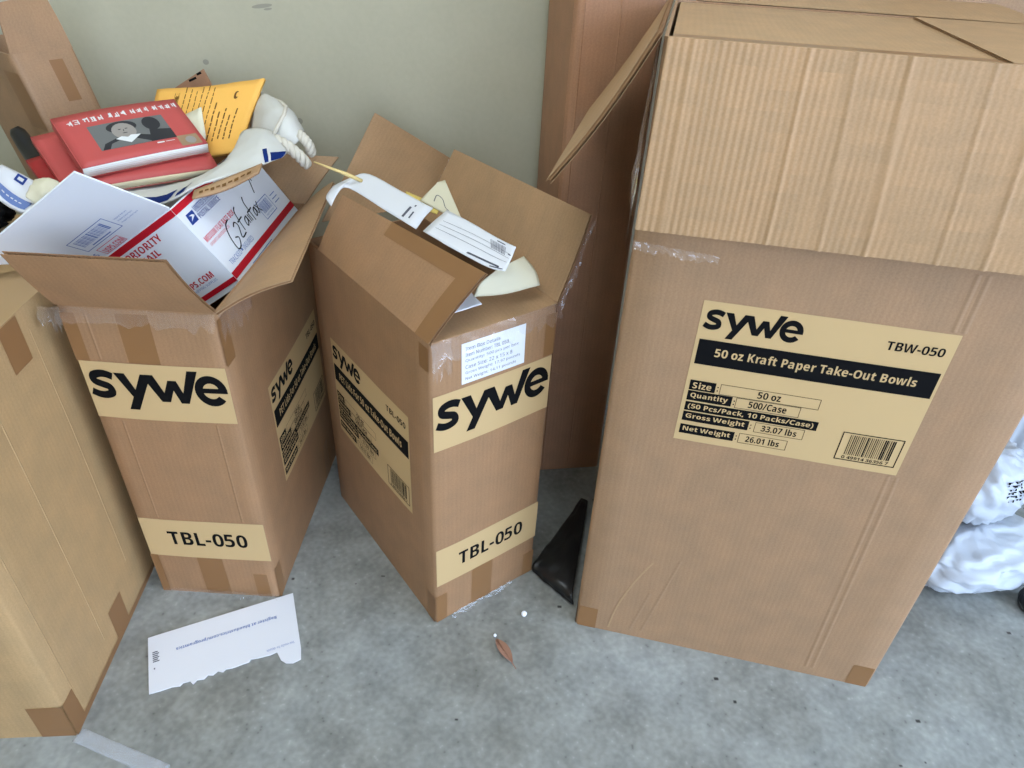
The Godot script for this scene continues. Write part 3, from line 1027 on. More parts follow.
# ---------------------------------------------------------------- plain carton at the left edge
func build_carton_side() -> void:
	var near_ := Vector3(-0.622, 0, -0.5387)
	var far_ := Vector3(-0.6513, 0, -0.828)
	var d := (far_ - near_).normalized()
	var yaw := atan2(d.x, -d.z)
	var u := Vector3(cos(yaw), 0, sin(yaw))
	var w := 0.40
	var c := carton(near_ - u * w, yaw, w, 0.57, 0.592, Vector2.ZERO, 5.0)
	var t := thing("cardboard_carton", "plain yellowish kraft carton without print, brown tape at its corners", "carton", c.pt(w / 2, 0, 0.15))
	var st := new_st()
	c.body(st, 0.004, true)
	part(st, "body", M.kraft_old, t, true)
	for q in [[0.0, 0.0, 0.030, 0.075], [0.16, 0.0, 0.205, 0.075], [0.185, 0.525, 0.228, 0.590]]:
		tape(t, c, 1, q[0], q[1], q[2], q[3], M.tape)
	tape(t, c, 0, w - 0.05, 0.0, w - 0.001, 0.075, M.tape)
	tape(t, c, 1, 0.002, 0.0, 0.56, 0.012, M.tape, 0.0008)
	crease(t, c.map(1), Vector2(0.03, 0.05), Vector2(0.03, 0.56), M.kraft_old, 0.003, 0.0008)
	crease(t, c.map(1), Vector2(0.13, 0.05), Vector2(0.125, 0.56), M.kraft_old, 0.003, 0.0006)
	crease(t, c.map(1), Vector2(0.25, 0.10), Vector2(0.245, 0.56), M.kraft_old, 0.003, 0.0005)

# ---------------------------------------------------------------- cartons behind
func build_cartons_behind() -> void:
	# tall brown carton standing against the wall
	var yaw := -0.171
	var c := carton(Vector3(0.0674, 0, -1.1901), yaw, 0.142, 0.225, 1.30, Vector2.ZERO, 7.0)
	var t := thing("tall_carton", "tall narrow reddish brown carton standing against the wall", "carton", c.pt(0.07, 0, 0.1))
	var st := new_st()
	c.body(st, 0.004, true)
	part(st, "body", M.kraft_brown, t, true)
	crease(t, c.map(3), Vector2(0.213, 0.02), Vector2(0.213, 1.28), M.kraft_brown, 0.005, 0.0015)
	crease(t, c.map(0), Vector2(0.012, 0.02), Vector2(0.012, 1.28), M.kraft_brown, 0.004, 0.0012)
	crease(t, c.map(0), Vector2(0.07, 0.02), Vector2(0.07, 1.28), M.kraft_brown, 0.003, 0.0008)
	crease(t, c.map(0), Vector2(0.004, 0.275), Vector2(0.138, 0.20), M.kraft_brown, 0.003, 0.0008)
	var c3 := carton(Vector3(0.66, 0, -1.405), 0.0, 0.62, 0.045, 1.18, Vector2.ZERO, 9.0)
	var t3 := thing("flattened_carton", "flattened brown carton standing against the wall behind the tall carton", "carton", c3.pt(0.3, 0, 0.02))
	st = new_st()
	c3.body(st, 0.004, true)
	part(st, "body", M.kraft, t3, true)
	# carton leaning in the corner, one flap standing up
	var c2 := carton(Vector3(-0.671, 0, -1.20), -1.0, 0.105, 0.20, 0.819, Vector2(-0.113, 0.176), 8.0)
	var t2 := thing("cardboard_carton", "old kraft carton with one flap standing up, leaning in the wall corner", "carton", c2.pt(0.07, 0, 0.1))
	st = new_st()
	c2.body(st, 0.004)
	part(st, "body", M.kraft, t2, true)
	flap(t2, c2.pt(0.002, 0.819, 0.0), c2.pt(0.103, 0.819, 0.0), atz(43, -8, -1.29), atz(-6, 4, -1.21), M.kraft, 0.003)
	tape(t2, c2, 0, 0.055, 0.74, 0.078, 0.805, M.tape)
	tape(t2, c2, 3, 0.15, 0.70, 0.198, 0.79, M.tape)

# ---------------------------------------------------------------- postal box in the left lid carton
const KB := Vector3(-0.417, 0.564, -0.936)
const E1 := Vector3(0.019, 0.036, -0.999)
const E2 := Vector3(-0.575, 0.818, 0.019)
const E3 := Vector3(0.818, 0.574, 0.037)
func build_postal_box() -> void:
	var t := thing("postal_box", "white flat rate postal box with red stripes and marker writing, tipped in the lid carton", "box", KB)
	var w := 0.145
	var l := 0.286
	var h := 0.14
	var o := KB - E3 * w
	var st := new_st(false)
	slab(st, o, KB, KB + E2 * h, o + E2 * h, 0.003)
	slab(st, KB, KB + E1 * l, KB + E1 * l + E2 * h, KB + E2 * h, 0.003)
	slab(st, KB + E1 * l, o + E1 * l, o + E1 * l + E2 * h, KB + E1 * l + E2 * h, 0.003)
	slab(st, o + E1 * l, o, o + E2 * h, o + E1 * l + E2 * h, 0.003)
	slab(st, o + E1 * l, KB + E1 * l, KB, o, 0.003)
	var body := part(st, "body", M.carton_white, t)
	var front := flat_map(o, E3, E2)
	var side := flat_map(KB, E1, E2)
	var red := new_st()
	p_rect(red, front, 0, 0.128, w, 0.138, 0.0005)
	p_rect(red, side, 0, 0.128, l, 0.138, 0.0005)
	p_rect(red, front, 0, 0.008, w, 0.016, 0.0005)
	p_rect(red, side, 0, 0.010, l, 0.021, 0.0005)
	p_text(red, front, "PRIORITY", 0.027, 0.113, 0.072, 0.011, 0.0005)
	p_text(red, front, "MAIL", 0.039, 0.098, 0.040, 0.010, 0.0005)
	p_text(red, front, "USPS.COM", 0.058, 0.031, 0.062, 0.010, 0.0005)
	part(red, "red_print", M.red_ink, body)
	var soft := new_st()
	p_text(soft, side, "MEDIUM FLAT RATE BOX", 0.010, 0.074, 0.108, 0.0085, 0.0005, true)
	p_text(soft, side, "FOR DOMESTIC AND INTERNATIONAL USE", 0.012, 0.066, 0.07, 0.0045, 0.0005, false)
	part(soft, "pale_red_print", M.red_soft, body)
	var blue := new_st()
	p_poly(blue, side, PackedVector2Array([Vector2(0.012, 0.104), Vector2(0.034, 0.104), Vector2(0.038, 0.120), Vector2(0.016, 0.120)]), 0.0005)
	p_text(blue, side, "UNITED STATES", 0.042, 0.115, 0.066, 0.0080, 0.0005, true)
	p_text(blue, side, "POSTAL SERVICE", 0.040, 0.1030, 0.074, 0.0080, 0.0005, true)
	p_rect(blue, side, 0.042, 0.1128, 0.110, 0.1136, 0.0005)
	part(blue, "blue_print", M.blue_ink, body)
	var eag := new_st()
	p_poly(eag, side, PackedVector2Array([Vector2(0.017, 0.108), Vector2(0.034, 0.1125), Vector2(0.030, 0.1155), Vector2(0.020, 0.1165), Vector2(0.026, 0.1135)]), 0.0008)
	part(eag, "eagle_emblem", M.carton_white, body)
	var grey := new_st()
	p_text(grey, side, "TRACKED", 0.017, 0.027, 0.042, 0.008, 0.0005, false)
	p_rect(grey, side, 0.062, 0.029, 0.067, 0.033, 0.0005)
	p_text(grey, side, "INSURED", 0.070, 0.027, 0.040, 0.008, 0.0005, false)
	p_frame(grey, side, 0.182, 0.030, 0.232, 0.061, 0.0012, 0.0005)
	p_barcode(grey, side, 0.189, 0.039, 0.226, 0.057, 0.0005, 14)
	p_text(grey, side, "9505 5126 0001", 0.190, 0.0335, 0.033, 0.003, 0.0005, false)
	for k in 3:
		p_rect(grey, side, 0.240, 0.038 + k * 0.007, 0.262, 0.0395 + k * 0.007, 0.0004)
	p_rect(grey, side, 0.06, 0.0045, 0.15, 0.0058, 0.0005)
	p_text(grey, front, "FOR SHIPPING SUPPLIES", 0.058, 0.024, 0.062, 0.004, 0.0005, false)
	part(grey, "grey_print", M.blue_soft, body)
	# marker writing
	var pen := new_st()
	var wr := [[Vector2(0.090, 0.076), Vector2(0.074, 0.071), Vector2(0.062, 0.055), Vector2(0.058, 0.036), Vector2(0.069, 0.036), Vector2(0.080, 0.046), Vector2(0.072, 0.050)],
		[Vector2(0.088, 0.062), Vector2(0.098, 0.066), Vector2(0.101, 0.058), Vector2(0.088, 0.042), Vector2(0.106, 0.043)],
		[Vector2(0.128, 0.082), Vector2(0.117, 0.074), Vector2(0.108, 0.046)], [Vector2(0.106, 0.062), Vector2(0.126, 0.064)],
		[Vector2(0.134, 0.060), Vector2(0.126, 0.056), Vector2(0.124, 0.047), Vector2(0.133, 0.052), Vector2(0.136, 0.061), Vector2(0.135, 0.047)],
		[Vector2(0.142, 0.060), Vector2(0.141, 0.047)], [Vector2(0.146, 0.047), Vector2(0.147, 0.060), Vector2(0.154, 0.062)],
		[Vector2(0.166, 0.084), Vector2(0.158, 0.074), Vector2(0.153, 0.044)], [Vector2(0.152, 0.061), Vector2(0.166, 0.063)],
		[Vector2(0.172, 0.060), Vector2(0.165, 0.055), Vector2(0.164, 0.047), Vector2(0.171, 0.051), Vector2(0.174, 0.061), Vector2(0.174, 0.048)],
		[Vector2(0.178, 0.062), Vector2(0.188, 0.046)], [Vector2(0.191, 0.064), Vector2(0.176, 0.046)],
		[Vector2(0.206, 0.074), Vector2(0.222, 0.096)], [Vector2(0.214, 0.097), Vector2(0.224, 0.098), Vector2(0.226, 0.090)]]
	for q in wr:
		p_line(pen, side, curve2(q, 5), 0.0022, 0.0009)
	part(pen, "marker_writing", M.ink, body)
	# top flap spread out towards the front
	var th := deg_to_rad(43)
	var fd := E2 * cos(th) - E1 * sin(th)
	var kt := KB + E2 * h
	var fo := kt - E3 * 0.265
	st = new_st(false)
	slab(st, kt - E3 * 0.15, kt, kt + fd * 0.135, kt - E3 * 0.25 + fd * 0.135, 0.003)
	var fp := part(st, "flap", M.carton_white, t)
	var fmap := flat_map(fo, E3, fd)
	blue = new_st()
	p_frame(blue, fmap, 0.122, 0.026, 0.200, 0.059, 0.0012, 0.0005)
	p_barcode(blue, fmap, 0.130, 0.036, 0.190, 0.054, 0.0005, 20)
	p_rect(blue, fmap, 0.140, 0.030, 0.180, 0.032, 0.0005)
	for k in 3:
		p_text(blue, fmap, "Shipping label here", 0.206, 0.030 + k * 0.006, 0.034 - k * 0.004, 0.0035, 0.0005, false)
	p_text(blue, fmap, "US", 0.108, 0.008, 0.014, 0.009, 0.0005)
	part(blue, "blue_print", M.blue_soft, fp)
	red = new_st()
	p_frame(red, fmap, 0.130, 0.002, 0.176, 0.020, 0.001, 0.0005)
	p_text(red, fmap, "USPS.COM", 0.134, 0.004, 0.04, 0.010, 0.0005)
	part(red, "red_stamp", M.red_soft, fp)

# ---------------------------------------------------------------- books
func book(called: String, label: String, o: Vector3, ax: Vector3, az: Vector3, w: float, dp: float, th: float, cover: Material, pages: Material, printed: bool) -> void:
	var n := az.cross(ax).normalized()
	var t := thing(called, label, "book", o + ax * w / 2 + az * dp / 2 - n * th, "red paperbacks on the postal box")
	var st := new_st()
	# cover: gently curled sheet
	var rows := []
	for j in 4:
		var row := []
		for i in 4:
			row.append(o + ax * (w * i / 3.0) + az * (dp * j / 3.0) + n * (0.0035 * sin(PI * i / 3.0) * (1 - j / 6.0)))
		rows.append(row)
	var rows2 := []
	for r in rows:
		var rr: Array = r.duplicate()
		rows2.append(rr)
	rows2.reverse()
	var sh := Sheet.new(self, rows2)
	sh.build(st, 14, 8, 0.0009)
	var cov := part(st, "cover", cover, t)
	st = new_st()
	var lowr := []
	for r in rows2:
		var rr := []
		for p in r:
			rr.append(p - n * 0.0012)
		lowr.append(rr)
	var blk := Sheet.new(self, lowr)
	blk.build(st, 14, 6, th - 0.003)
	part(st, "page_block", pages, t)
	st = new_st(false)
	for k in 5:                                     # leaves of the block standing a little proud
		var y := -th * (k + 1) / 6.0
		var a := o + az * (dp + 0.0006) + n * y
		quad(st, a, a + ax * w, a + ax * w + n * 0.0006, a + n * 0.0006)
	part(st, "page_edges", M.paper_cream, t)
	st = new_st(false)
	slab(st, o + az * dp - n * (th - 0.001), o + ax * w + az * dp - n * (th - 0.001), o + ax * w - n * (th - 0.001), o - n * (th - 0.001), 0.001)
	slab(st, o + n * 0.0, o + az * dp, o + az * dp - n * th, o - n * th, 0.001)
	part(st, "back_cover", cover, t)
	if not printed:
		return
	var m := sh.mapper(w, dp)                       # y up from the lower edge of the cover
	var white := new_st()
	var r := RandomNumberGenerator.new()
	r.seed = 8
	var x := 0.015
	for k in 15:                                    # heavy block title, one squarish sign after another
		var gw := 0.0085
		if k in [2, 5, 8, 11]:
			x += 0.004
		var y0 := dp - 0.029 + 0.0006 * (k % 3) + k * 0.0003
		for e in 3 + k % 2:
			if r.randf() < 0.5:
				var yy := y0 + r.randf_range(0.0, 0.0105)
				p_rect(white, m, x + gw * r.randf_range(0, 0.2), yy, x + gw * r.randf_range(0.6, 0.9), yy + 0.0017, 0.0005)
			else:
				var xx := x + gw * r.randf_range(0.05, 0.75)
				p_rect(white, m, xx, y0 + r.randf_range(0, 0.004), xx + 0.0017, y0 + r.randf_range(0.008, 0.012), 0.0005)
		p_rect(white, m, x + gw * 0.72, y0, x + gw * 0.90, y0 + 0.012, 0.0005)
		x += 0.0103
	p_rect(white, m, 0.118, 0.0205, 0.129, 0.0235, 0.0005)
	p_rect(white, m, 0.131, 0.0215, 0.145, 0.0228, 0.0005)
	part(white, "title_lettering", M.photo_white, cov).set_meta("kind", "stuff")
	var gr := new_st()
	var py := dp - 0.100
	p_rect(gr, m, 0.038, py, 0.151, py + 0.062, 0.0004, 6, 3)
	part(gr, "cover_photo", M.photo_grey, cov)
	var dk := new_st()                              # a plain stand-in portrait: dark jacket, hair and a dim shape behind
	p_poly(dk, m, PackedVector2Array([Vector2(0.040, py), Vector2(0.125, py), Vector2(0.118, py + 0.016), Vector2(0.098, py + 0.024), Vector2(0.072, py + 0.024), Vector2(0.048, py + 0.014)]), 0.0006)
	p_oval(dk, m, Vector2(0.084, py + 0.047), Vector2(0.0225, 0.014), 0.0006)
	p_oval(dk, m, Vector2(0.128, py + 0.044), Vector2(0.013, 0.017), 0.0006)
	p_poly(dk, m, PackedVector2Array([Vector2(0.112, py), Vector2(0.151, py), Vector2(0.151, py + 0.024), Vector2(0.120, py + 0.030)]), 0.0006)
	part(dk, "photo_darks", M.photo_dark, cov)
	var sk := new_st()
	p_oval(sk, m, Vector2(0.084, py + 0.036), Vector2(0.0175, 0.020), 0.0008)
	part(sk, "photo_face", M.photo_skin, cov)
	var fe := new_st()
	p_oval(fe, m, Vector2(0.079, py + 0.041), Vector2(0.0022, 0.001), 0.001)
	p_oval(fe, m, Vector2(0.089, py + 0.041), Vector2(0.0022, 0.001), 0.001)
	p_oval(fe, m, Vector2(0.084, py + 0.031), Vector2(0.004, 0.0008), 0.001)
	p_line(fe, m, [Vector2(0.0845, py + 0.040), Vector2(0.0835, py + 0.035)], 0.001, 0.001)
	part(fe, "photo_features", M.photo_dark, cov)
	var co := new_st()
	p_poly(co, m, PackedVector2Array([Vector2(0.066, py + 0.020), Vector2(0.084, py + 0.006), Vector2(0.104, py + 0.022), Vector2(0.090, py + 0.024), Vector2(0.084, py + 0.020), Vector2(0.076, py + 0.024)]), 0.001)
	part(co, "photo_collar", M.photo_white, cov)
	var tn := new_st()
	p_rect(tn, m, 0.150, 0.004, 0.182, 0.030, 0.0005, 2, 2)
	part(tn, "small_photo", M.photo_tan, cov)
	var tf := new_st()
	p_oval(tf, m, Vector2(0.168, 0.016), Vector2(0.008, 0.009), 0.0007)
	part(tf, "small_photo_face", M.photo_skin, cov)

func build_books() -> void:
	var ax := Vector3(0.736, 0.05, -0.676).normalized()
	var az := Vector3(0.645, -0.358, 0.676).normalized()
	var n := az.cross(ax).normalized()
	var o := Vector3(-0.738, 0.744, -1.097) + n * 0.006
	book("paperback_book", "red paperback with a grey portrait photo on its cover, topmost of the pile", o, ax, az, 0.188, 0.128, 0.019, M.book_red, M.pages, true)
	# second: fanned out a little under the first
	var a2 := ax.rotated(n, -0.10)
	var z2 := az.rotated(n, -0.10)
	book("paperback_book", "red paperback with cream pages directly under the topmost book", o - n * 0.0232 + ax * 0.012 + az * 0.014, a2, z2, 0.190, 0.130, 0.014, M.book_red, M.pages_cream, false)
	# third: to the left, turned
	var a3 := ax.rotated(n, 0.02)
	var z3 := az.rotated(n, 0.02)
	book("paperback_book", "red paperback sticking out on the black bag's side of the pile", onp(31, 137, o - n * 0.0420, n), a3, z3, 0.186, 0.126, 0.011, M.book_red, M.pages_cream, false)
	var a4 := ax.rotated(n, 0.06)
	var z4 := az.rotated(n, 0.06)
	book("paperback_book", "dark red paperback lowest in the pile beside the round packet", onp(26, 160, o - n * 0.058, n), a4, z4, 0.095, 0.085, 0.010, M.book_dark, M.pages_cream, false)

# ---------------------------------------------------------------- mailer, cream sheet, tote
func build_mailer_and_tote() -> void:
	# yellow padded mailer, propped behind the books
	var rows := [
		[atz(146, 150, -1.205), atz(190, 158, -1.20), atz(241, 150, -1.155)],
		[atz(150, 122, -1.25), atz(198, 122, -1.235), atz(247, 124, -1.225)],
		[atz(157, 89, -1.31), atz(208, 86, -1.30), atz(264, 78, -1.285)]]
	var t := thing("padded_mailer", "yellow padded mailer with brown printed lines, propped up behind the books", "envelope", atz(200, 160, -1.06))
	var sh := Sheet.new(self, rows, 0.0015)
	var st := new_st()
	sh.build(st, 18, 14, 0.006)
	var bd := part(st, "envelope_body", M.mailer, t)
	var m := sh.mapper(1.0, 1.0)
	var ink := new_st()
	var r := RandomNumberGenerator.new()
	r.seed = 3
	p_text(ink, m, "Content(s)", 0.20, 0.62, 0.05, 0.30, 0.0006)
	for k in 11:                                    # lines of small type running up the sheet
		var x := 0.30 + k * 0.055
		var y := 0.22 + r.randf() * 0.06
		var top := 0.93 if k < 6 else (0.62 if k % 2 else 0.70)
		while y < top:
			var l := r.randf_range(0.03, 0.09)
			p_rect(ink, m, x, y, x + (0.008 if k < 6 else 0.012), y + l, 0.0006, 1, 2)
			y += l + 0.018
	p_oval(ink, m, Vector2(0.80, 0.84), Vector2(0.022, 0.045), 0.0006)
	part(ink, "brown_print", M.mailer_ink, bd)
	var no := new_st()
	p_oval(no, m, Vector2(0.812, 0.845), Vector2(0.014, 0.028), 0.0008)
	part(no, "emblem_gap", M.mailer, bd)
	# flap of brown board peeping out behind the mailer
	var tb := thing("board_scrap", "brown printed board scrap sticking up behind the yellow mailer", "cardboard", atz(185, 110, -1.25))
	st = new_st(false)
	slab(st, atz(130, 118, -1.36), atz(180, 100, -1.365), atz(211, 84, -1.37), atz(203, 69, -1.37), 0.004)
	slab(st, atz(150, 160, -1.35), atz(215, 150, -1.355), atz(211, 84, -1.37), atz(130, 118, -1.36), 0.004)
	part(st, "board", M.kraft_brown, tb, true)
	ink = new_st(false)
	var sm := flat_map(atz(190, 82, -1.364), Vector3(1, 0.45, 0).normalized(), Vector3(-0.45, 1, 0).normalized())
	p_rect(ink, sm, 0.0, 0.0, 0.016, 0.004, 0.001)
	p_rect(ink, sm, 0.02, 0.004, 0.03, 0.008, 0.001)
	part(ink, "print", M.ink, tb)
	# cream folded card between book and mailer
	var tc := thing("paper_card", "pale green-cream card between the topmost book and the yellow mailer", "paper", atz(193, 138, -1.05))
	st = new_st()
	var cs := Sheet.new(self, [[atz(178, 142, -1.185), atz(206, 139, -1.18)], [atz(184, 115, -1.215), atz(201, 107, -1.215)]])
	cs.build(st, 4, 4, 0.0012)
	part(st, "card", M.paper_cream, tc)
	# canvas tote thrown over the postal box
	var tt := thing("canvas_tote", "white canvas tote bag with navy stripes and twisted rope handles, spilled beside the books", "bag", atz(230, 170, -1.0))
	var lower := [
		[atz(100, 205, -0.99), atz(150, 207, -0.98), atz(200, 190, -0.99), atz(240, 172, -1.02), atz(266, 163, -1.05), atz(282, 158, -1.09)],
		[atz(104, 196, -1.02), atz(150, 196, -1.01), atz(200, 180, -1.03), atz(236, 162, -1.05), atz(264, 152, -1.07), atz(287, 151, -1.11)],
		[atz(110, 180, -1.08), atz(160, 178, -1.08), atz(205, 165, -1.09), atz(240, 146, -1.10), atz(262, 137, -1.11), atz(280, 140, -1.13)],
		[atz(120, 160, -1.15), atz(165, 158, -1.15), atz(212, 145, -1.16), atz(242, 132, -1.16), atz(262, 128, -1.15), atz(276, 132, -1.16)]]
	# under the pile of books the cloth runs on backwards, flat
	lower[0][2] += UP * 0.008
	for j in [1, 2, 3]:
		for i in 3:
			lower[j][i] = lower[j - 1][i] + (Vector3(0.0, 0.003, -0.025) if j == 1 else Vector3(0.0, 0.0, -0.04))
	st = new_st()
	var ls := Sheet.new(self, lower, 0.0025)
	ls.build(st, 40, 18, 0.003)
	var sb := part(st, "lower_side", M.canvas, tt)
	var lm := ls.mapper(1.0, 1.0)
	for q in [[0.79, 0.825, 0.40], [0.848, 0.985, 0.30], [0.0, 0.27, 0.45], [0.30, 0.335, 0.40]]:
		var nv := new_st()
		p_rect(nv, lm, q[0], 0.005, q[1], q[2], 0.0010, 6, 8)
		part(nv, "navy_stripe", M.navy, sb)
	# upper side, rolled over into an open mouth
	var upper := [
		[atz(246, 142, -1.27), atz(254, 138, -1.19), atz(268, 136, -1.16), atz(280, 141, -1.145), atz(288, 149, -1.14)],
		[atz(245, 122, -1.32), atz(259, 121, -1.20), atz(274, 122, -1.165), atz(288, 130, -1.15), atz(298, 142, -1.15)],
		[atz(245, 104, -1.33), atz(262, 104, -1.23), atz(278, 108, -1.19), atz(292, 118, -1.175), atz(303, 134, -1.165)],
		[atz(250, 90, -1.35), atz(266, 94, -1.28), atz(280, 101, -1.25), atz(294, 113, -1.23), atz(304, 130, -1.21)],
		[atz(252, 92, -1.37), atz(268, 98, -1.34), atz(282, 106, -1.31), atz(292, 120, -1.29), atz(300, 134, -1.27)]]
	st = new_st()
	var us := Sheet.new(self, upper, 0.002)
	us.build(st, 24, 20, 0.003)
	var ub := part(st, "upper_side", M.canvas, tt)
	var hem := new_st()
	tube(hem, [atz(271, 141, -1.145), atz(277, 128, -1.150), atz(284, 115, -1.17), atz(286, 107, -1.20), atz(281, 102, -1.235), atz(272, 98, -1.265)], [0.003, 0.0035, 0.0035, 0.0035, 0.003, 0.002], 8)
	part(hem, "piping", M.rope, ub)
	for q in [[[atz(276, 140, -1.135), atz(287, 146, -1.13), atz(296, 153, -1.13), atz(303, 160, -1.135), atz(308, 166, -1.145)], 0.0085], [[atz(299, 134, -1.16), atz(306, 141, -1.155), atz(310, 148, -1.155), atz(312, 155, -1.16)], 0.0075]]:
		var path: Array = q[0]
		var rr: float = q[1]
		var rope := new_st()
		var n := 44
		for s in 3:
			var pts := []
			var rad := []
			for i in n + 1:
				var f := float(i) / n
				var c := spline(path, f)
				var tg := (spline(path, minf(f + 0.02, 1)) - spline(path, maxf(f - 0.02, 0))).normalized()
				var e := tg.cross(UP).normalized()
				var g := tg.cross(e)
				var a := TAU * (s / 3.0 + f * 2.4)
				var k := 1.0 if f < 0.88 else sqrt(maxf(0.05, 1.0 - pow((f - 0.88) / 0.12, 2)))
				pts.append(c + (e * cos(a) + g * sin(a)) * rr * 0.55 * k)
				rad.append(rr * 0.62 * k)
			tube(rope, pts, rad, 9)
		part(rope, "rope_handle", M.rope, tt)
	# printed board under the tote
	var tp := thing("board_scrap", "torn brown board with dark print wedged under the canvas tote", "cardboard", atz(225, 185, -1.0))
	st = new_st()
	var bs := Sheet.new(self, [[atz(192, 198, -0.962), atz(225, 190, -0.985), atz(258, 172, -1.00)], [atz(194, 190, -0.985), atz(225, 178, -1.00), atz(262, 163, -1.03)]])
	bs.build(st, 10, 4, 0.003)
	part(st, "board", M.kraft_in, tp)
	ink = new_st()
	var bm := bs.mapper(1, 1)
	for k in 9:
		p_rect(ink, bm, 0.10 + k * 0.09, 0.30 + 0.1 * (k % 2), 0.16 + k * 0.09, 0.55, 0.0008)
	part(ink, "print", M.mailer_ink, tp)

# ---------------------------------------------------------------- papers in the middle carton
func paper(called: String, label: String, category: String, rows: Array, m: Material, group := "", th := 0.0008, wr := 0.0006) -> Array:
	var t := thing(called, label, category, rows[0][0], group)
	var sh := Sheet.new(self, rows, wr)
	var st := new_st()
	sh.build(st, 16, 10, th)
	var p := part(st, "sheet", m, t)
	return [t, p, sh]
func build_papers() -> void:
	# long envelope draped over the left flap
	var a: Array = paper("paper_envelope", "long white envelope draped over the carton's flap edge, end curled", "envelope", [
		[aty(331, 206, 0.650), aty(338, 193, 0.664), aty(349, 188, 0.668), aty(382, 208, 0.666), aty(416, 229, 0.664)],
		[aty(326, 197, 0.656), aty(340, 186, 0.670), aty(359, 181, 0.675), aty(391, 199, 0.673), aty(424, 218, 0.671)],
		[aty(333, 186, 0.664), aty(352, 177, 0.676), aty(369, 174, 0.682), aty(401, 191, 0.680), aty(433, 208, 0.678)]], M.paper)
	var ink := new_st()
	var m: Callable = a[2].mapper(1, 1)
	p_rect(ink, m, 0.88, 0.12, 0.895, 0.62, 0.0005)
	p_rect(ink, m, 0.92, 0.20, 0.93, 0.50, 0.0005)
	p_rect(ink, m, 0.90, 0.70, 0.91, 0.78, 0.0005)
	part(ink, "print", M.ink_grey, a[1])
	# bar coded letter
	a = paper("paper_envelope", "white letter with a barcode lying on the papers in the middle carton", "envelope", [
		[aty(423, 231, 0.668), aty(452, 248, 0.668), aty(486, 266, 0.668), aty(505, 271, 0.670)],
		[aty(434, 221, 0.676), aty(470, 237, 0.676), aty(497, 251, 0.676), aty(511, 259, 0.676)],
		[aty(447, 210, 0.684), aty(470, 222, 0.684), aty(496, 237, 0.684), aty(516, 247, 0.684)]], M.paper)
	ink = new_st()
	m = a[2].mapper(1, 1)
	p_barcode(ink, m, 0.58, 0.50, 0.84, 0.80, 0.0005, 14)
	p_rect(ink, m, 0.68, 0.86, 0.82, 0.90, 0.0005)
	p_rect(ink, m, 0.90, 0.58, 0.97, 0.62, 0.0005)
	p_rect(ink, m, 0.45, 0.06, 0.85, 0.11, 0.0005)
	p_rect(ink, m, 0.70, 0.02, 0.95, 0.05, 0.0005)
	for k in 3:
		p_rect(ink, m, 0.06, 0.30 + k * 0.16, 0.95, 0.31 + k * 0.16, 0.0005, 6, 1)
	part(ink, "print", M.ink_grey, a[1])
	paper("folded_paper", "folded cream sheet in the front corner of the middle carton", "paper", [
		[aty(474, 297, 0.612), aty(506, 294, 0.612), aty(540, 285, 0.612)],
		[aty(482, 282, 0.634), aty(512, 275, 0.636), aty(536, 271, 0.626)],
		[aty(500, 268, 0.646), aty(514, 261, 0.648), aty(524, 256, 0.640)]], M.paper_cream, "", 0.0022)
	paper("paper_note", "small white paper under the folded cream sheet and taped flap", "paper", [
		[aty(449, 314, 0.604), aty(482, 304, 0.604)], [aty(462, 298, 0.606), aty(470, 291, 0.606)]], M.paper, "", 0.001)
	a = paper("paper_card", "cream card with a pen doodle leaning on the raised flap", "paper", [
		[aty(420, 200, 0.672), aty(464, 224, 0.672)], [aty(438, 182, 0.69), aty(445, 180, 0.69)]], M.paper_cream, "", 0.001)
	ink = new_st()
	m = a[2].mapper(1, 1)
	p_line(ink, m, curve2([Vector2(0.30, 0.20), Vector2(0.34, 0.45), Vector2(0.55, 0.40), Vector2(0.62, 0.18), Vector2(0.80, 0.10)], 5), 0.025, 0.0005)
	part(ink, "pen_doodle", M.ink_grey, a[1])
	paper("paper_slip", "narrow yellow slip beneath the white envelopes", "paper", [
		[aty(404, 203, 0.668), aty(437, 214, 0.670)], [aty(406, 191, 0.668), aty(441, 206, 0.670)]], M.paper_yellow, "", 0.001)
	# thin yellow straw between the cartons
	var t := thing("wooden_skewer", "thin pale yellow stick reaching from the papers towards the rope handle", "stick", aty(345, 176, 0.68))
	var st := new_st()
	tube(st, [aty(314, 162, 0.70), aty(330, 168, 0.695), aty(346, 174, 0.69), aty(362, 181, 0.676)], [0.0012, 0.002, 0.003, 0.003], 6)
	part(st, "stick", M.straw, t)

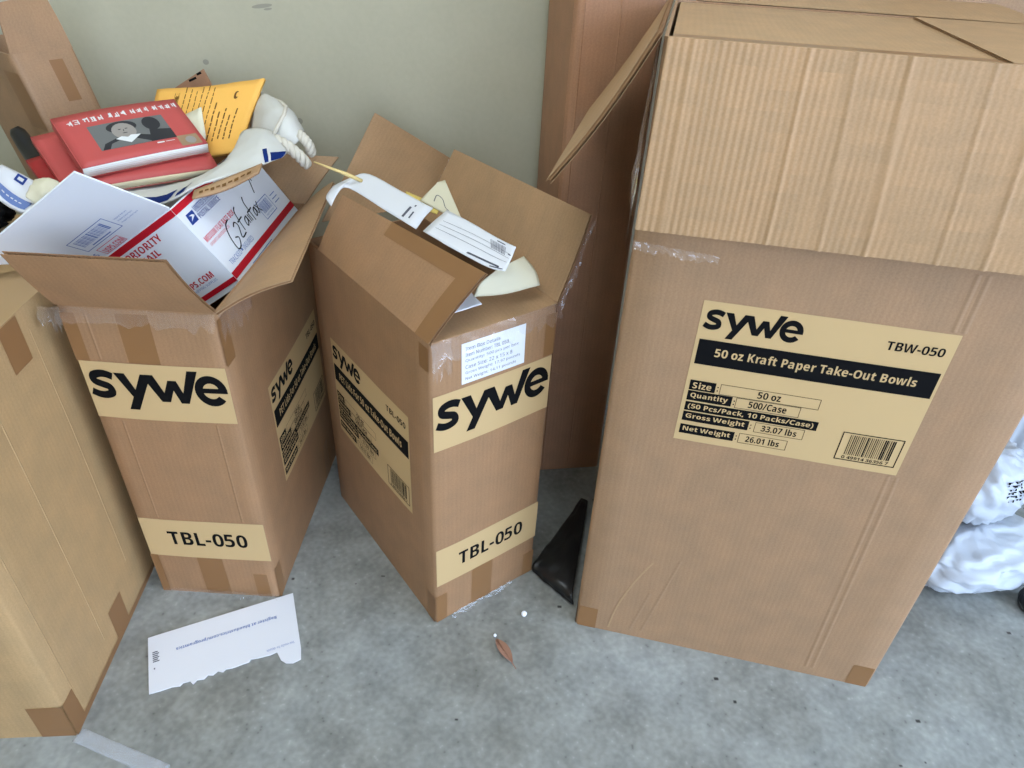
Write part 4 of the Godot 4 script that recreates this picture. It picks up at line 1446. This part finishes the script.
# ---------------------------------------------------------------- clutter at the left edge
func build_left_clutter() -> void:
	var t := thing("black_bag", "black cloth bag with a stiff handle lying on the plain carton", "bag", Vector3(-0.86, 0.60, -1.0))
	var st := new_st()
	lump(st, Vector3(-0.89, 0.636, -0.95), Vector3(0.12, 0.034, 0.10), 4, 0.10, 0.10, 0.603)
	part(st, "bag_body", M.black_cloth, t)
	st = new_st()
	tube(st, [atz(14, 128, -1.15), atz(18, 133, -1.15), atz(27, 146, -1.14), atz(38, 162, -1.12), atz(50, 180, -1.08)], [0.007, 0.0125, 0.0145, 0.0155, 0.0155], 12)
	part(st, "handle", M.black_plastic, t)
	# support under it: folded stack is the carton's own top; packet on the bag
	var tp := thing("round_packet", "white packet with a curved blue rim and square emblem, tucked under the dark red book", "packet", atz(25, 195, -0.93))
	var rows := [
		[atz(-8, 186, -0.90), atz(5, 200, -0.90), atz(18, 208, -0.90), atz(34, 212, -0.90)],
		[atz(-8, 172, -0.93), atz(12, 188, -0.93), atz(28, 198, -0.93), atz(48, 206, -0.93)],
		[atz(2, 164, -0.97), atz(22, 174, -0.97), atz(40, 184, -0.97), atz(62, 196, -0.97)]]
	var sh := Sheet.new(self, rows, 0.001)
	st = new_st()
	sh.build(st, 18, 12, 0.006)
	var p := part(st, "wrapper", M.paper, tp)
	var m := sh.mapper(1, 1)
	var b := new_st()
	p_rect(b, m, 0.0, 0.0, 0.80, 0.36, 0.0008, 12, 4)
	part(b, "blue_rim", M.blue_soft, p)
	b = new_st()
	p_rect(b, m, 0.28, 0.72, 0.46, 0.95, 0.0008, 2, 2)
	part(b, "emblem", M.blue_ink, p)
	b = new_st()
	p_rect(b, m, 0.32, 0.78, 0.42, 0.88, 0.0011)
	for k in 6:
		p_rect(b, m, 0.10 + k * 0.10, 0.16, 0.16 + k * 0.10, 0.20, 0.0011)
	part(b, "white_print", M.photo_white, p).set_meta("kind", "stuff")
	var tg := thing("work_glove", "crumpled cream cloth lying on the round packet", "cloth", atz(42, 195, -0.93))
	st = new_st()
	var g := Sheet.new(self, [
		[atz(26, 197, -0.915), atz(38, 205, -0.91), atz(52, 204, -0.915)],
		[atz(30, 187, -0.93), atz(42, 190, -0.915), atz(58, 195, -0.925)],
		[atz(34, 178, -0.96), atz(48, 178, -0.95), atz(64, 186, -0.95)]], 0.004)
	g.build(st, 18, 14, 0.004)
	part(st, "cloth", M.paper_cream, tg)

# ---------------------------------------------------------------- bags on the right, black plastic between the cartons
func build_bags() -> void:
	var st := new_st()
	var t := thing("plastic_bag", "white plastic bag slumped on the floor, lowest of the pile", "bag", Vector3(0.93, 0, -0.98), "white plastic bags")
	lump(st, Vector3(0.92, 0.043, -0.985), Vector3(0.15, 0.052, 0.095), 31, 0.16, 0.07, 0.0, 0.3)
	part(st, "bag_body", M.bag, t)
	st = new_st()
	t = thing("plastic_bag", "white plastic bag with black print lying on top of the lowest bag", "bag", Vector3(0.92, 0.11, -1.05), "white plastic bags")
	var lm := lump(st, Vector3(0.915, 0.170, -1.05), Vector3(0.105, 0.080, 0.085), 35, 0.14, 0.07, 0.106, 0.4)
	var body := part(st, "bag_body", M.bag, t)
	st = new_st()
	var r := RandomNumberGenerator.new()
	r.seed = 5
	for k in 30:
		var x := 1.45 + 0.075 * (k % 5) + r.randf() * 0.02
		var y := 0.95 + 0.075 * (k / 5)
		p_rect(st, lm, x, y, x + r.randf_range(0.02, 0.06), y + r.randf_range(0.02, 0.06), 0.0015)
	part(st, "black_print", M.ink, body).set_meta("kind", "stuff")
	st = new_st()
	t = thing("plastic_bag", "white plastic bag standing behind the other two bags", "bag", Vector3(1.15, 0, -1.23), "white plastic bags")
	lump(st, Vector3(1.135, 0.17, -1.25), Vector3(0.10, 0.19, 0.085), 39, 0.12, 0.06, 0.0, 0.2)
	part(st, "bag_body", M.bag, t)
	# black shoe tip
	t = thing("black_shoe", "black rubber shoe tip beside the white plastic bags", "shoe", Vector3(1.07, 0, -0.92))
	st = new_st()
	lump(st, Vector3(1.008, 0.024, -0.868), Vector3(0.032, 0.030, 0.032), 3, 0.04, 0.02, 0.0, 0.3)
	part(st, "toe", M.black_plastic, t)
	# black plastic film trapped beside the tall carton
	t = thing("plastic_sheet", "crumpled black plastic sheet on the floor between two cartons", "plastic sheet", aty(560, 560))
	var rows := [
		[aty(574, 604, 0.004), aty(560, 593, 0.004), aty(546, 582, 0.004), aty(533, 571, 0.004)],
		[aty(573, 592, 0.022), aty(560, 580, 0.024), aty(547, 569, 0.022), aty(536, 561, 0.018)],
		[aty(579, 552, 0.024), aty(573, 545, 0.026), aty(566, 538, 0.024), aty(559, 531, 0.018)],
		[aty(588, 502, 0.018), aty(586, 501, 0.016), aty(584, 500, 0.014), aty(582, 499, 0.008)]]
	st = new_st()
	var sh := Sheet.new(self, rows, 0.004)
	sh.build(st, 22, 22, 0.003)
	part(st, "sheet", M.black_plastic, t)

# ---------------------------------------------------------------- small things on the floor
func build_floor_bits() -> void:
	# torn envelope
	var t := thing("torn_envelope", "white envelope with blue print and a torn edge lying flat on the floor", "envelope", aty(225, 645))
	var top := [Vector2(148, 638), Vector2(293, 593)]
	var edge := [Vector2(301, 648), Vector2(301, 659), Vector2(293, 663), Vector2(286, 663), Vector2(281, 660), Vector2(277, 652), Vector2(270, 655), Vector2(262, 657), Vector2(258, 658), Vector2(251, 659), Vector2(249, 662), Vector2(243, 664), Vector2(238, 666), Vector2(232, 668), Vector2(226, 669), Vector2(223, 672), Vector2(218, 671), Vector2(213, 675), Vector2(208, 675), Vector2(204, 679), Vector2(197, 680), Vector2(193, 684), Vector2(190, 681), Vector2(183, 683), Vector2(180, 686), Vector2(172, 687), Vector2(160, 691), Vector2(149, 694)]
	var poly := PackedVector2Array()
	for q in top + edge:
		var p := aty(q.x, q.y, 0.003)
		poly.append(Vector2(p.x, p.z))
	var st := new_st(false)
	var idx := Geometry2D.triangulate_polygon(poly)
	for k in range(0, idx.size(), 3):
		var v := []
		for e in 3:
			var q := poly[idx[k + e]]
			v.append(Vector3(q.x, 0.0032, q.y))
		tri(st, v[0], v[1], v[2])
		tri(st, v[0] - UP * 0.0018, v[1] - UP * 0.0018, v[2] - UP * 0.0018)
	for k in poly.size():
		var p := poly[k]
		var q := poly[(k + 1) % poly.size()]
		quad(st, Vector3(p.x, 0.0014, p.y), Vector3(q.x, 0.0014, q.y), Vector3(q.x, 0.0032, q.y), Vector3(p.x, 0.0032, p.y))
	var sheet := part(st, "sheet", M.paper, t)
	var p0 := aty(276, 615, 0.0032)
	var p1 := aty(176, 647, 0.0032)
	var ax := (p1 - p0).normalized()
	var ay := ax.cross(UP)
	if ay.z < 0:
		ay = -ay
	var m := func(x: float, y: float, off: float) -> Vector3: return p0 + ax * x + ay * y + UP * off
	var ink := new_st()
	p_text(ink, m, "Register at bluedustrics.com/programtics", 0.0, 0.0, p0.distance_to(p1), 0.0085, 0.0005)
	var q0 := aty(294, 641, 0.0032)
	var m2 := func(x: float, y: float, off: float) -> Vector3: return q0 + ax * x + ay * y + UP * off
	p_text(ink, m2, "See inside for details", 0.0, 0.0, 0.045, 0.005, 0.0005, false)
	part(ink, "blue_lettering", M.blue_soft, sheet)
	ink = new_st()
	var b0 := aty(153, 663, 0.0032)
	var m3 := func(x: float, y: float, off: float) -> Vector3: return b0 - ax * x - ay * y + UP * off
	for k in 6:
		p_rect(ink, m3, 0.0, k * 0.0038, 0.010 - 0.002 * (k % 2), k * 0.0038 + 0.002, 0.0005)
	p_rect(ink, m3, 0.001, -0.014, 0.003, -0.011, 0.0005)
	part(ink, "black_bars", M.ink_grey, sheet)
	# leaf
	t = thing("dry_leaf", "small dry reddish brown leaf on the concrete floor", "leaf", aty(503, 650))
	st = new_st()
	var a := aty(496, 640, 0.004)
	var b := aty(512, 663, 0.004)
	var sd := (b - a).cross(UP).normalized()
	var rows := []
	for j in 3:
		var row := []
		for i in 6:
			var f := i / 5.0
			var w := 0.0095 * pow(sin(PI * clampf(f * 0.94 + 0.03, 0, 1)), 0.8)
			row.append(a.lerp(b, f) + sd * (j - 1) * w + UP * (0.004 * absf(j - 1) + 0.003 * sin(PI * f)))
		rows.append(row)
	Sheet.new(self, rows).build(st, 12, 6, 0.0006)
	var lf := part(st, "blade", M.leaf, t)
	st = new_st()
	tube(st, [a.lerp(b, 0.05) + UP * 0.003, a.lerp(b, 0.5) + UP * 0.005, b + UP * 0.001, b + (b - a) * 0.25], [0.0006, 0.0008, 0.0008, 0.0005], 5)
	part(st, "stalk", M.leaf, lf)
	# crumbs of foam
	for q in [[524, 615, 0.0045, "larger white foam crumb on the floor beside the middle carton"], [495, 636, 0.0025, "smaller white foam crumb at the dry leaf's tip"]]:
		t = thing("foam_crumb", q[3], "crumb", aty(q[0], q[1]))
		st = new_st()
		lump(st, aty(q[0], q[1]) + UP * q[2] * 0.8, Vector3.ONE * q[2], 50, 0.15, 0.1, 0.0)
		part(st, "crumb", M.crumb, t)
	# old tape stuck to the floor
	t = thing("floor_tape", "strip of old clear tape stuck to the concrete beside the plain carton", "tape", aty(120, 752))
	st = new_st()
	var ta := aty(78, 735, 0.0012)
	var tb := aty(165, 772, 0.0012)
	var ts := (tb - ta).cross(UP).normalized() * 0.011
	Sheet.new(self, [[ta - ts, ta.lerp(tb, 0.33) - ts, ta.lerp(tb, 0.66) - ts, tb - ts], [ta + ts, ta.lerp(tb, 0.33) + ts, ta.lerp(tb, 0.66) + ts, tb + ts]], 0.0006).build(st, 24, 4, 0.0004)
	part(st, "strip", M.old_tape, t)
